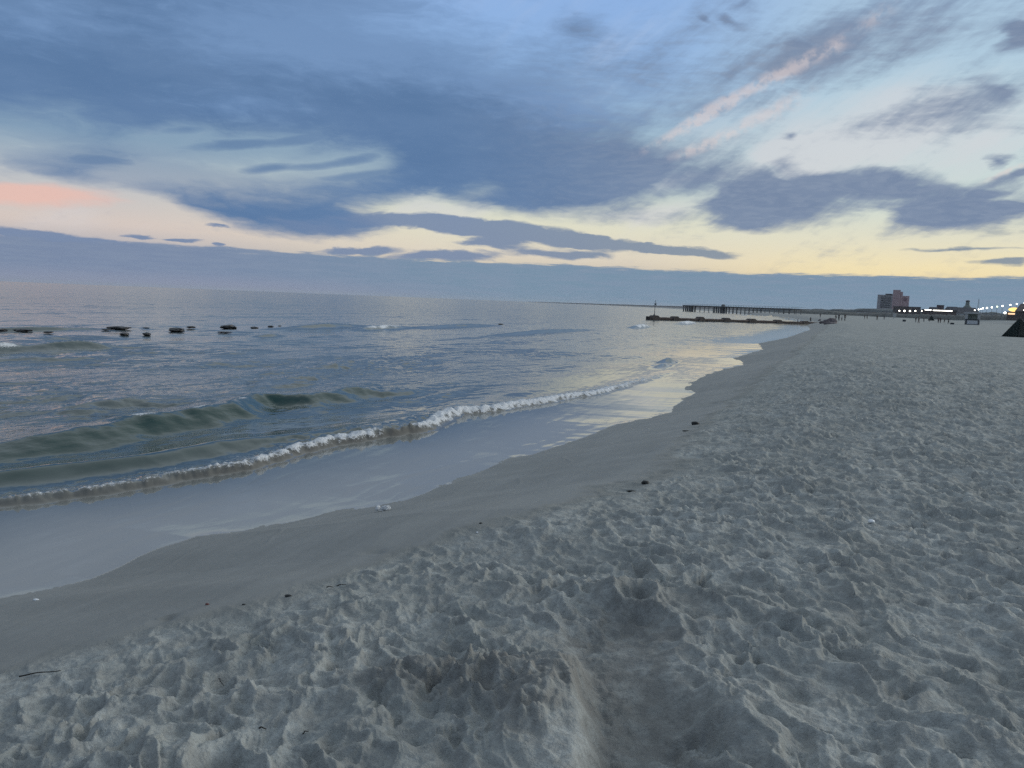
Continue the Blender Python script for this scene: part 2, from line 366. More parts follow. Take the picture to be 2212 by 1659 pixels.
def sand_height(x, y, cs):
    w = x - Wf(y)
    z = beach_profile(w)
    tl = np.interp(y, TY, TX)
    e = x - tl + 0.35 * perlin(x * .9, y * .9, 7) + 0.18 * perlin(x * 3, y * 3, 8)
    e = e + .22
    m_ = sst(-0.15, 0.6, e)
    far = x * 0 + 1
    def lod(size): return 1 - sst(size * .35, size * 1.0, cs)
    wx = x + 0.09 * perlin(x * 2.6, y * 2.6, 11) + 0.022 * perlin(x * 8, y * 8, 12)
    wy = y + 0.09 * perlin(x * 2.6 + 9, y * 2.6, 13) + 0.022 * perlin(x * 8 + 3, y * 8, 14)
    # broken surface of old footprints: pits with sharp rims of different sizes
    h = 0
    am1 = .75 + .8 * perlin(x / .8, y / .8, 41); am2 = .7 + .9 * perlin(x / .45 + 3, y / .45, 42)
    am1 = .8 + .7 * perlin(x / .8, y / .8, 41); am2 = .75 + .8 * perlin(x / .45 + 3, y / .45, 42)
    cu = (wy - wx) * .7071; cv = (wx + wy) * .7071
    def pit(d, t=.20): d = .42 * np.tanh(np.maximum(d, 0) / .42); return d / (d + t) * (1 + t)
    d, r, rs = cell(cu / .25, cv / .165, 21); h = h + pit(d, .38) * (.35 + .9 * rs) * .100 * np.clip(am1, .2, 1.6) * lod(.22)
    d, r, rs = cell((cu + cv * .3) / .13, (cv - cu * .1) / .088, 23); h = h + pit(d, .38) * (.2 + rs) * .062 * np.clip(am2, .15, 1.6) * lod(.14)
    d, r, rs = cell(cu / .075, cv / .052, 24); h = h + pit(d, .3) * rs * .019 * np.clip(am1, .2, 1.5) * lod(.085)
    d, r, rs = cell(wx / .24 + 4, wy / .24, 22); h = h - .050 * np.exp(-np.maximum(d, 0) / .035) * (r > .55) * lod(.2)
    h = h + 0.034 * perlin(x / .95, y / .8, 25) * lod(.9) + 0.03 * perlin(x / 3.1, y / 2.4, 26) * lod(2.5)
    h = h + 0.012 * fbm(wx / .12, wy / .11, 2, 27) * lod(.12) + 0.006 * fbm(wx / .035, wy / .035, 2, 29, .6) * lod(.035)
    h = h - 0.085
    amp = 0.45 + 0.55 * sst(0.1, 1.6, e)
    rq = np.hypot((x + .85) / .45, (y - 3.2) / 1.15)
    calm = 1 - .75 * (1 - sst(.55, 1.05, rq))
    z = z + h * m_ * amp * calm * (1 - .5 * sst(60, 400, np.hypot(x, y)))
    # scattered prints on the edge of the smooth sand
    d, r, rs = cell(wx / .5, wy / .6, 33)
    z = z - 0.030 * np.exp(-np.maximum(d, 0) / .02) * (r > .62) * sst(-0.9, -0.1, e) * (1 - m_) * lod(.2)
    z = z + 0.004 * perlin(x / .5, y / 1.4, 34) + 0.0012 * perlin(x / .07, y / .07, 35) * lod(.07)
    wl_ = w + .22 * perlin(y / 1.3, y * 0 + 9, 36)
    z += .006 * np.exp(-((wl_ - .75) / .035) ** 2) * sst(-.2, .4, perlin(y / 2.1, y * 0 + 3, 37)) + .005 * np.exp(-((w + .3 * perlin(y / .9, y * 0, 38) - 1.4) / .03) ** 2)
    z, dug, pit = trench(x, y, z, cs)
    # a wall of dune rises behind the beach far to the right
    back = sst(0, 1, (x - (np.interp(y, [0, 200, 330, 650, 900, 1500], [70, 62, 58, 72, 40, -20]))) / 14.0)
    z = z + back * 1.4
    return z.astype(np.float32), m_.astype(np.float32), dug.astype(np.float32)

# wave crests read off the photo: (points, height profile, front width, back width)
def line(pts, z):
    q = sorted([gp(*p, z) for p in pts], key=lambda p: p[1])
    return np.array([p[1] for p in q]), np.array([p[0] for p in q])
FY, FX = line([(-300, 1120), (0, 1085), (300, 1045), (500, 1010), (650, 970), (800, 945), (900, 925), (1000, 893), (1150, 870), (1300, 845), (1400, 820)], 0.10)
C1Y, C1X = line([(0, 950), (150, 925), (400, 885), (500, 870), (560, 852), (640, 850), (760, 836), (860, 826)], 0.35)
C2Y, C2X = line([(-100, 1034), (0, 1022), (300, 990), (450, 962), (650, 940), (800, 925)], 0.15)
WAVES_T = None

def sea_height(x, y, cs):
    w = x - Wf(y)
    s = -w                                             # distance seaward
    rr = np.hypot(x, y)
    def lod(size): return 1 - sst(size * .3, size * .75, cs)
    chop = sst(2.6, 7.5, s) * (0.45 + 0.55 * sst(5, 14, s))
    z = np.zeros_like(x)
    env = 0.55 + 0.9 * perlin(x / 5.3, y / 7.7, 101) + .35 * perlin(x / 1.7, y / 2.1, 102)
    env = np.clip(env, .12, 1.6)
    rng = np.random.RandomState(5)
    wx = x + .35 * perlin(x / 2.2, y / 2.2, 103) + .10 * perlin(x / .6, y / .6, 104)
    wy = y + .35 * perlin(x / 2.2 + 7, y / 2.2, 105)
    for k in range(30):
        lam = 0.42 * (1.13 ** k)                       # 0.42 .. 14 m
        th = rng.normal(0, .42) + .05
        a = 0.0105 * lam ** 0.93 if lam < 3 else 0.0105 * 3 ** .93 * (lam / 3) ** .35
        a *= 1.05
        ph = rng.uniform(0, 6.28)
        q = (wx * math.cos(th) + wy * math.sin(th)) * (2 * math.pi / lam) + ph
        sn = (np.sin(q) + 1) * .5
        z += a * (2 * sn ** 3.2 - .62) * lod(lam)
    z = z * chop * env * (1 - .76 * sst(13, 65, rr))
    z += 0.006 * fbm(x / .22, y / .22, 2, 111) * lod(.2) * chop
    # swell lines further out
    sw = np.sin((x + 3.5 * perlin(x / 40, y / 55, 120)) * 2 * math.pi / 11.0)
    z += .07 * np.maximum(sw, -.3) * sst(9, 22, s) * np.clip(.4 + 1.1 * perlin(x / 16, y / 34, 121), 0, 1.2) * (1 - .6 * sst(60, 250, s))
    foam = np.zeros_like(x); green = np.zeros_like(x); brown = np.zeros_like(x)
    def ridge(YY, XX, hy, hv, wf, wb, wig=.25, seed=130):
        x0 = np.interp(y, YY, XX) + wig * perlin(y / 2.3, y * 0, seed) + .3 * wig * perlin(y / .6, y * 0, seed + 1)
        u = x - x0
        h = np.interp(y, hy, hv)
        return u, h, np.where(u > 0, np.exp(-(u / wf) ** 2), np.exp(-(-u / wb) ** 1.3))
    # big green crest
    u, h, g = ridge(C1Y, C1X, [2, 7, 9.5, 12, 14, 16, 18, 22, 27], [.14, .20, .30, .38, .38, .33, .22, .10, 0], .55, 1.3, .22, 130)
    h = h * (1 + .14 * perlin(y / 1.1, x / 2.5, 133) + .05 * perlin(y / .35, x / .6, 135))
    z += h * g; green += np.clip(h * 3, 0, 1) * np.exp(-(u / 1.6) ** 2)
    foam += .95 * np.exp(-((u + .06) / .16) ** 2) * sst(.12, .45, h * perlin(y / .7, x * 0 + 3, 134) * 3) * (y > 10) * (y < 15)
    # lower second crest
    u, h, g = ridge(C2Y, C2X, [2, 6, 8, 11, 14, 17, 22], [.12, .15, .17, .17, .14, .08, 0], .45, .9, .18, 140)
    z += h * g; green += np.clip(h * 4, 0, .8) * np.exp(-(u / .8) ** 2)
    # little breaker running up the beach
    u, h, g = ridge(FY, FX, [0, 4, 7, 10, 14, 20, 26, 31, 36], [.07, .08, .09, .13, .16, .15, .11, .05, 0], .13, .45, .22, 150)
    lum = perlin(x / .16, y / .2, 151) + .6 * perlin(x / .07, y / .08, 152) * lod(.07)
    z += h * g * (1 + .45 * lum * lod(.15))
    fs = np.clip(h / .13, 0, 1.1)
    fm = np.exp(-((u + .05) / (np.interp(y, [5, 14, 20, 30], [.13, .16, .22, .27]) * (.6 + .6 * fs))) ** 2) * (fs ** .7)
    patch = np.interp(y, [4, 7, 8.5, 10, 11, 13, 14.2, 15, 20, 26, 31, 34], [.80, .64, .62, .74, .82, .95, .85, 1, 1.1, 1.0, .8, 0])
    gapm = 1 - .85 * np.exp(-((y - 14.15) / .55) ** 2)
    foam += fm * patch * gapm * (.95 + .8 * lum)
    # lacy remains behind the breaker
    lace = perlin(x / .5, y / .9, 154) + .5 * perlin(x / .17, y / .3, 155)
    foam += .75 * sst(.10, .6, lace) * np.exp(-((u + .6) / .5) ** 2) * fs * np.interp(y, [3, 8, 12, 30, 34], [1, .9, .35, .5, 0])
    brown += np.exp(-((u - .15) / .15) ** 2) * fs  # brown front face: stirred-up sand, plus painted shade under the crest
    # breaking ends and far white caps: (x, y, length along shore, width, height, amount)
    for (px, py, L, wd, hh, am) in BREAKS:
        u1 = (x - px) / wd; v1 = (y - py) / L
        gg = np.exp(-(np.where(u1 > 0, u1 * 2.2, u1)) ** 2 - v1 ** 2)
        z += hh * gg
        foam += am * np.exp(-((u1 - .1) / .55) ** 2 - (v1 * 1.1) ** 4) * (.75 + .6 * perlin(x / .5, y / 1.0, 160))
        green += .5 * gg * min(1, hh * 2)
    # thin water running over the sand, with faint tongues
    xs_ = x + .12 * y + .25 * perlin(x / 1.5, y / 3, 172)
    rp = perlin(xs_ / .42, y / 2.4, 170)
    z += (0.0015 * perlin((x + y * .1) / .25, y / 1.6, 171) + .0022 * np.exp(-(rp / .16) ** 2) * sst(.0, .5, perlin(x / 1.1, y / 2.2, 173))) * (1 - chop)
    for (px, py, qx, qy, hh) in TONGUES:
        vx, vy = qx - px, qy - py
        t = np.clip(((x - px) * vx + (y - py) * vy) / (vx * vx + vy * vy), 0, 1)
        dd = (x - px - t * vx)
        z += hh * np.exp(-(dd / .10) ** 2) * np.sin(t * math.pi)
    run = 0.065 * np.exp(-np.maximum(s, 0) / .7) + .085 * np.exp(-np.maximum(s, 0) / 5.0)
    z = z + run
    # tuck under the sand at the edge
    z = np.where(s < 0, beach_profile(w) - 0.01 - (-s) * .12 + (beach_profile(0.0) - .15), z)
    z = np.where((s >= 0) & (s < .6), np.maximum(z, 0) * 1.0 + .012 * (s / .6), z)
    z = np.where(s >= 0.6, z + .012, z)
    # lower with earth curvature far away is not needed; fade all to a level plane
    shallow = 1 - sst(.8, 4.6, s)
    return z.astype(np.float32), np.clip(foam, 0, 1.3).astype(np.float32), np.clip(green, 0, 1).astype(np.float32), shallow.astype(np.float32), np.clip(brown, 0, 1).astype(np.float32), chop.astype(np.float32)

def brk(x1, y1, x2, y2, wd, hh, am):
    a = gp(x1, y1); b = gp(x2, y2)
    return ((a[0] + b[0]) / 2, (a[1] + b[1]) / 2, max(.5, abs(a[1] - b[1]) / 2 + abs(a[0] - b[0]) * .2), wd, hh, am)
BREAKS = [brk(-60, 760, 45, 757, .9, .35, 1.1), brk(40, 757, 250, 750, 1.0, .42, 0.0), brk(770, 714, 876, 710, 1.1, .40, 1.0), brk(600, 712, 800, 708, 1.2, .40, .15), brk(1365, 710, 1402, 707, 1.3, .5, 1.1),
          brk(880, 708, 1090, 706, 1.2, .35, 0.1), brk(1000, 725, 1290, 716, 1.2, .35, 0.05), brk(1472, 702, 1496, 699, 1.6, .6, 1.2), brk(1640, 683, 1700, 684, 2.5, .7, .8), brk(1580, 682, 1640, 684, 3, .6, .6), brk(1430, 788, 1460, 784, .5, .28, .25),
          brk(1415, 796, 1455, 792, .4, .16, .0), brk(690, 862, 860, 850, .8, .20, .1), brk(700, 838, 900, 846, .8, .16, .0), brk(-100, 715, 210, 714, 1.0, .30, .0), brk(530, 726, 640, 730, .7, .22, .2)]
TONGUES = [(-6.7, 9.4, -5.75, 12.8, .004)]

# ------------------------------------------------------------------ radial sheets (fine near the camera and inside the view, coarse elsewhere)
def sheet(name, azs, rs, hfun, keep, attrs, mat, wrap):
    A = np.radians(np.array(azs, np.float64)); Rr = np.array(rs, np.float64)
    X = (np.sin(A)[None, :] * Rr[:, None]); Y = (np.cos(A)[None, :] * Rr[:, None])
    dr = np.gradient(Rr)[:, None]
    da = np.gradient(A)[None, :] * Rr[:, None]
    cs = np.maximum(dr * .55, da) + 0 * X
    res = hfun(X.astype(np.float64), Y.astype(np.float64), cs)
    Z = res[0]
    nr, na = X.shape
    co = np.stack([X, Y, Z], -1).reshape(-1, 3).astype(np.float32)
    idx = np.arange(nr * na).reshape(nr, na)
    cols = np.arange(na if wrap else na - 1)
    a = idx[:-1][:, cols]; b = idx[:-1][:, (cols + 1) % na]; c_ = idx[1:][:, (cols + 1) % na]; d = idx[1:][:, cols]
    q = np.stack([a, d, c_, b], -1).reshape(-1, 4)[:, ::-1]
    k = keep(X, Y).reshape(-1)
    q = q[k[q].any(1)]
    used = np.zeros(nr * na, bool); used[q] = True
    remap = np.cumsum(used) - 1
    co = co[used]; q = remap[q].astype(np.int32)
    me = bpy.data.meshes.new(name)
    me.vertices.add(len(co)); me.vertices.foreach_set('co', co.ravel())
    me.loops.add(q.size); me.loops.foreach_set('vertex_index', q.ravel())
    me.polygons.add(len(q)); me.polygons.foreach_set('loop_start', np.arange(0, q.size, 4, dtype=np.int32))
    me.update(calc_edges=True)
    me.polygons.foreach_set('use_smooth', np.ones(len(q), bool))
    for nm, arr in zip(attrs, res[1:]):
        at = me.attributes.new(nm, 'FLOAT', 'POINT')
        at.data.foreach_set('value', np.ascontiguousarray(arr.reshape(-1)[used], dtype=np.float32))
    me.materials.append(mat)
    o = bpy.data.objects.new(name, me)
    COL.objects.link(o)
    o['kind'] = 'structure'
    return o

def geo(a, b, f):
    out_ = [a]
    while out_[-1] < b: out_.append(out_[-1] * f)
    return out_

def mat_new(name):
    mt = bpy.data.materials.new(name); mt.use_nodes = True
    nt_ = mt.node_tree; nt_.nodes.clear()
    nb = NB(nt_)
    bs = nb.n('ShaderNodeBsdfPrincipled'); o = nb.n('ShaderNodeOutputMaterial')
    nt_.links.new(bs.outputs[0], o.inputs[0])
    return mt, nb, bs

def bump(nb, h, strength, dist, normal=None):
    b = nb.n('ShaderNodeBump')
    nb.put(b.inputs['Height'], h); nb.put(b.inputs['Strength'], strength)
    b.inputs['Distance'].default_value = dist
    if normal is not None: nb.put(b.inputs['Normal'], normal)
    return b.outputs[0]

def attr(nb, n):
    a = nb.n('ShaderNodeAttribute', attribute_name=n); return a.outputs['Fac']

# sand material
m_sand, nb, bs = mat_new("beach_sand")
geo_n = nb.n('ShaderNodeNewGeometry')
pos = geo_n.outputs['Position']
rough_m = attr(nb, 'trodden'); dug = attr(nb, 'dug')
n1 = nb.noise(pos, 1.3, 4, .6); n2 = nb.noise(pos, 9.0, 5, .65); n3 = nb.noise(pos, 160.0, 2, .6); n4 = nb.noise(pos, 45.0, 3, .7)
dry = nb.mix(nb.mr(n1, .38, .62), (0.315, 0.335, 0.322, 1), (0.43, 0.452, 0.435, 1))
dry = nb.mix(nb.mr(n2, .38, .62, 0, .75), dry, (0.285, 0.292, 0.278, 1))
n5 = nb.noise(pos, 30.0, 4, .72)
dry = nb.mix(nb.mr(n5, .46, .66, 0, .55), dry, (0.235, 0.245, 0.24, 1))
dry = nb.mix(nb.mr(n5, .46, .30, 0, .40), dry, (0.50, 0.515, 0.50, 1))
wet = nb.mix(nb.mr(n1, .3, .7), (0.215, 0.222, 0.21, 1), (0.255, 0.262, 0.25, 1))
n6 = nb.noise(nb.vmath('MULTIPLY', pos, (4.0, .45, 1)), 1.0, 4, .6)
wet = nb.mix(nb.mr(n6, .42, .62, 0, .35), wet, (0.185, 0.19, 0.18, 1))
wet = nb.mix(nb.mr(n4, .62, .78, 0, .5), wet, (0.15, 0.155, 0.15, 1))
edge = nb.math('ADD', rough_m, nb.math('MULTIPLY', nb.math('SUBTRACT', n2, .5), .7))
colr = nb.mix(nb.mr(edge, .0, .9), wet, dry)
colr = nb.mix(nb.math('MULTIPLY', dug, nb.mr(n2, .3, .6, .35, .8)), colr, (0.205, 0.205, 0.195, 1))
colr = nb.mix(nb.mr(n3, .35, .75, 0, .30), colr, (0.20, 0.19, 0.17, 1))
colr = nb.mix(nb.mr(n3, .62, .8, 0, .25), colr, (0.6, 0.58, 0.54, 1))
nb.put(bs.inputs['Base Color'], colr)
nb.put(bs.inputs['Roughness'], nb.mr(rough_m, 0, .4, .62, .95))
nb.put(bs.inputs['Specular IOR Level'], nb.mr(rough_m, 0, .4, .35, .12))
b1 = bump(nb, n4, nb.mr(rough_m, 0, .5, .12, .8), .014)
b2 = bump(nb, n3, nb.mr(rough_m, 0, .5, .25, .7), .003, b1)
nb.put(bs.inputs['Normal'], b2)

# water material
m_sea, nb, bs = mat_new("sea_water")
geo_n = nb.n('ShaderNodeNewGeometry'); pos = geo_n.outputs['Position']
foam = attr(nb, 'foam'); green = attr(nb, 'green'); shal = attr(nb, 'shallow'); brown = attr(nb, 'silt_shade'); chop_a = attr(nb, 'chop')
fn = nb.noise(pos, 20.0, 5, .75); fn2 = nb.noise(pos, 3.0, 4, .6)
deepc = nb.mix(nb.mr(fn2, .3, .7), (0.066, 0.088, 0.094, 1), (0.088, 0.110, 0.114, 1))
cw = nb.mix(green, deepc, (0.006, 0.036, 0.033, 1))
cw = nb.mix(shal, cw, (0.36, 0.345, 0.31, 1))
cw = nb.mix(nb.math('MULTIPLY', brown, .8), cw, (0.10, 0.09, 0.076, 1))
fm = nb.mr(nb.math('MULTIPLY_ADD', nb.math('SUBTRACT', fn, .5), 1.7, foam), .46, .80)
cf = nb.mix(fm, cw, nb.mix(fn, (0.60, 0.63, 0.66, 1), (0.80, 0.82, 0.84, 1)))
nb.put(bs.inputs['Base Color'], cf)
dist = nb.n('ShaderNodeCameraData')
px_, py_, pz_ = nb.sep(pos)
rad_ = nb.math('SQRT', nb.math('ADD', nb.math('MULTIPLY', px_, px_), nb.math('MULTIPLY', py_, py_)))
far_r = nb.mr(rad_, 18, 160, .08, .14)
far_b = nb.mr(rad_, 12, 60, 1, .25)
nb.put(bs.inputs['Roughness'], nb.math('MAXIMUM', nb.math('MULTIPLY', far_r, nb.mr(chop_a, 0, .6, .55, 1)), nb.math('MULTIPLY', fm, .85)))
bs.inputs['IOR'].default_value = 1.37
st = nb.vmath('MULTIPLY', pos, (1.6, .8, 1))
w1 = nb.noise(st, 2.2, 4, .6); w2 = nb.noise(st, .55, 3, .55); w3 = nb.noise(st, .16, 3, .5)
b0 = bump(nb, w3, nb.math('MULTIPLY', nb.mr(chop_a, .2, 1, 0, .28), far_b), 1.1)
b1 = bump(nb, w2, nb.math('MULTIPLY', nb.mr(chop_a, .2, 1, 0, .30), far_b), .42, b0)
b2 = bump(nb, w1, nb.math('MULTIPLY', nb.mr(chop_a, 0, 1, .03, .5), nb.mr(rad_, 10, 50, 1, .35)), .085, b1)
b3 = bump(nb, fn, nb.math('MULTIPLY', fm, .8), .05, b2)
# short steep wavelets too small for the mesh; their shoreward faces are the steeper ones
fmask = nb.math('MULTIPLY', nb.mr(rad_, 6, 60), chop_a)
wa = nb.n('ShaderNodeTexNoise'); nb.put(wa.inputs['Vector'], nb.vmath('MULTIPLY', pos, (1.5, .7, 1))); wa.inputs['Scale'].default_value = 1.1; wa.inputs['Detail'].default_value = 3
wb = nb.n('ShaderNodeTexNoise'); nb.put(wb.inputs['Vector'], nb.vmath('MULTIPLY', pos, (.14, .06, 1))); wb.inputs['Scale'].default_value = 1.0; wb.inputs['Detail'].default_value = 4
va = nb.vmath('MULTIPLY', nb.vmath('SUBTRACT', wa.outputs['Color'], (.5, .5, .5)), (.20, .13, 0))
vb = nb.vmath('MULTIPLY', nb.vmath('SUBTRACT', wb.outputs['Color'], (.5, .5, .5)), (.12, .06, 0))
vv = nb.vmath('ADD', nb.vmath('ADD', va, vb), (.026, -.010, 0))
sc_ = nb.n('ShaderNodeVectorMath', operation='SCALE'); nb.put(sc_.inputs[0], vv); nb.put(sc_.inputs['Scale'], fmask)
nrm = nb.vmath('NORMALIZE', nb.vmath('ADD', b3, sc_.outputs[0]))
nb.put(bs.inputs['Normal'], nrm)

azs = list(np.arange(-60, 14.0, .068))
azc = list(np.arange(14, 300, 3.0))
rows = geo(.25, 1.25, 1.06) + geo(1.26, 28, 1.0038) + geo(28.1, 120, 1.0052) + geo(120.7, 300, 1.0085) + geo(302, 12000, 1.03)
sand = sheet('sand_beach', azs + azc, rows, sand_height, lambda X, Y: (X - Wf(Y)) > -1.5, ['trodden', 'dug'], m_sand, True)
azw = list(np.arange(-63, 4.0, .06))
azw0 = list(np.arange(-150, -63.0, 1.5))
rows_w = geo(1.5, 5, 1.03) + geo(5.02, 60, 1.0042) + geo(60.2, 400, 1.007) + geo(403, 16000, 1.03)
sea = sheet('sea', azw0 + azw, rows_w, sea_height, lambda X, Y: (X - Wf(Y)) < .6, ['foam', 'green', 'shallow', 'silt_shade', 'chop'], m_sea, False)

# ================================================================== things
PXS = 2212 / 4032.0
def HOR(x4):            # height of the horizon line at photo column x4 (4032 px copy)
    return 1106.5 + 0.0389 * x4
def azdir(x4):
    a = R_(azel(x4 * PXS, HOR(x4) * PXS)[0]); return math.sin(a), math.cos(a)
def at4(x4, dist, y4=None):
    """point at that compass direction and distance; z from the photo row when given"""
    sx, sy = azdir(x4)
    z = 0 if y4 is None else CAM_H + (HOR(x4) - y4) / 3029.0 * dist
    return Vector((sx * dist, sy * dist, z))
def ground(x, y):
    a = np.array([[x]], float); b = np.array([[y]], float)
    return float(sand_height(a, b, a * 0 + .02)[0][0, 0])
def g4(x4, y4, z0=1.3):
    z = z0
    for _ in range(5):
        p = gp(x4 * PXS, y4 * PXS, z); z = .5 * z + .5 * ground(*p)
    p = gp(x4 * PXS, y4 * PXS, z)
    return Vector((p[0], p[1], ground(*p)))

def pmat(name, colr, rough=.7, var=.25, scale=3.0, metal=0.0, emit=None, es=1.0):
    mt, nb_, b_ = mat_new(name)
    tcn = nb_.n('ShaderNodeTexCoord')
    n_ = nb_.noise(tcn.outputs['Object'], scale, 4, .6)
    a_ = tuple(v * (1 - var) for v in colr[:3]) + (1,); d_ = tuple(min(1, v * (1 + var)) for v in colr[:3]) + (1,)
    nb_.put(b_.inputs['Base Color'], nb_.mix(nb_.mr(n_, .3, .7), a_, d_))
    b_.inputs['Roughness'].default_value = rough
    b_.inputs['Metallic'].default_value = metal
    if emit:
        b_.inputs['Emission Color'].default_value = emit + (1,) if len(emit) == 3 else emit
        b_.inputs['Emission Strength'].default_value = es
    return mt

def empty(name, loc, label, cat, group=None, rz=0.0):
    o = bpy.data.objects.new(name, None); COL.objects.link(o)
    o.location = loc; o.rotation_euler[2] = rz
    tag(o, label, cat, group)
    return o
def tag(o, label, cat, group=None):
    o['label'] = label; o['category'] = cat
    if group: o['group'] = group
def obj(name, bm, mt, parent=None, smooth=False):
    me = bpy.data.meshes.new(name); bm.normal_update(); bm.to_mesh(me); bm.free()
    if smooth: me.polygons.foreach_set('use_smooth', [True] * len(me.polygons))
    me.materials.append(mt)
    o = bpy.data.objects.new(name, me); COL.objects.link(o)
    if parent: o.parent = parent
    return o
def box(bm, x0, x1, y0, y1, z0, z1, bev=0.0, top=None):
    """box; top=(sx, sy) tapers the upper face"""
    r_ = bmesh.ops.create_cube(bm, size=1.0)['verts']
    for v in r_:
        k = v.co.z > 0
        tx, ty = (top if (top and k) else (1, 1))
        v.co = Vector(((x0 + x1) / 2 + v.co.x * (x1 - x0) * tx, (y0 + y1) / 2 + v.co.y * (y1 - y0) * ty, z1 if k else z0))
    if bev:
        bmesh.ops.bevel(bm, geom=list({e for v in r_ for e in v.link_edges}), offset=bev, segments=2, affect='EDGES', profile=.5)
def tube(bm, a, b, r0, r1=None, seg=10):
    a = Vector(a); b = Vector(b); r1 = r0 if r1 is None else r1
    d = (b - a); L = d.length
    q = d.to_track_quat('Z', 'Y').to_matrix().to_4x4(); q.translation = (a + b) / 2
    bmesh.ops.create_cone(bm, cap_ends=True, segments=seg, radius1=r0, radius2=r1, depth=L, matrix=q)
def lathe(bm, prof, seg=20, cx=0, cy=0):
    rings = []
    for r_, z_ in prof:
        rings.append([bm.verts.new((cx + r_ * math.cos(2 * math.pi * k / seg), cy + r_ * math.sin(2 * math.pi * k / seg), z_)) for k in range(seg)])
    for a_, b_ in zip(rings, rings[1:]):
        for k in range(seg): bm.faces.new((a_[k], a_[(k + 1) % seg], b_[(k + 1) % seg], b_[k]))
    bm.faces.new(rings[0][::-1]); bm.faces.new(rings[-1])
def rockmesh(rx, ry, rz, seed, sub=3):
    bm = bmesh.new(); bmesh.ops.create_icosphere(bm, subdivisions=sub, radius=1)
    c_ = np.array([v.co[:] for v in bm.verts])
    n_ = .28 * perlin(c_[:, 0] * 1.3 + seed * 3.1, c_[:, 1] * 1.3 + c_[:, 2] * 1.7, 200) + .14 * perlin(c_[:, 0] * 3.1 + seed, c_[:, 1] * 3 + c_[:, 2] * 3.3, 201)
    for v, k in zip(bm.verts, n_):
        f = 1 + float(k)
        v.co = Vector((v.co.x * rx * f, v.co.y * ry * f, v.co.z * rz * f))
    return bm

M = {}
M['rock'] = pmat('wet_rock', (0.012, 0.012, 0.014), .45, .4, 3)
M['rust'] = pmat('rusted_brown_timber', (0.105, 0.076, 0.068), .8, .4, 1.2)
M['rustd'] = pmat('dark_weedy_timber', (0.055, 0.045, 0.042), .8, .4, 2)
M['pole'] = pmat('grey_painted_steel', (0.09, 0.10, 0.11), .6, .2)
M['pier'] = pmat('weathered_pier_wood', (0.17, 0.175, 0.18), .9, .2, .6)
M['pink'] = pmat('pink_stucco', (0.40, 0.29, 0.31), .85, .06, .1)
M['pinkl'] = pmat('pale_grey_stucco', (0.34, 0.33, 0.35), .85, .06, .1)
M['band'] = pmat('dark_balcony_glass', (0.075, 0.085, 0.10), .4, .15, .3)
M['roof'] = pmat('slate_roof', (0.085, 0.085, 0.095), .8, .15, .3)
M['brown'] = pmat('brown_shingle_wall', (0.12, 0.10, 0.10), .85, .2, .3)
M['cream'] = pmat('pale_clapboard_wall', (0.42, 0.43, 0.44), .8, .08, .5)
M['tower'] = pmat('grey_green_tower_paint', (0.17, 0.20, 0.19), .8, .1, .5)
M['canvas'] = pmat('dark_green_canvas', (0.020, 0.038, 0.037), .85, .15, 4)
M['canvas2'] = pmat('green_canvas', (0.022, 0.060, 0.050), .85, .15, 4)
M['white'] = pmat('white_board', (0.55, 0.57, 0.60), .6, .05, 2)
M['black'] = pmat('black_frame_paint', (0.03, 0.035, 0.045), .5, .1, 2)
M['shell'] = pmat('white_shell', (0.86, 0.88, 0.90), .45, .10, 18)
M['weed'] = pmat('dark_seaweed', (0.016, 0.018, 0.017), .6, .4, 30)
M['twig'] = pmat('dark_driftwood', (0.022, 0.020, 0.018), .8, .4, 20)
M['redbit'] = pmat('dull_red_shell', (0.12, 0.035, 0.03), .6, .3, 30)
M['lamp'] = pmat('lit_lamp_globe', (0.9, 0.9, 0.85), .5, 0, 1, emit=(1.0, 0.95, 0.84), es=9)
M['lampg'] = pmat('lit_greenish_lamp_globe', (0.9, 0.9, 0.85), .5, 0, 1, emit=(0.9, 1.0, 0.62), es=5)
M['redlamp'] = pmat('lit_red_lamp', (0.9, 0.6, 0.5), .5, 0, 1, emit=(1.0, 0.42, 0.28), es=3)
M['strip'] = pmat('lit_window_strip', (0.9, 0.9, 0.85), .5, 0, 1, emit=(1.0, 0.96, 0.86), es=4.5)
M['amber'] = pmat('lit_amber_sign', (0.9, 0.6, 0.2), .5, 0, 1, emit=(1.0, 0.66, 0.20), es=1.5)
M['amber2'] = pmat('lit_warm_counter', (0.9, 0.7, 0.5), .5, 0, 1, emit=(1.0, 0.62, 0.34), es=1.2)
M['skin'] = pmat('skin', (0.30, 0.20, 0.15), .6, .1)
M['hair'] = pmat('dark_hair', (0.03, 0.025, 0.02), .7, .1)
M['post'] = pmat('lamp_post_paint', (0.08, 0.085, 0.09), .6, .1)

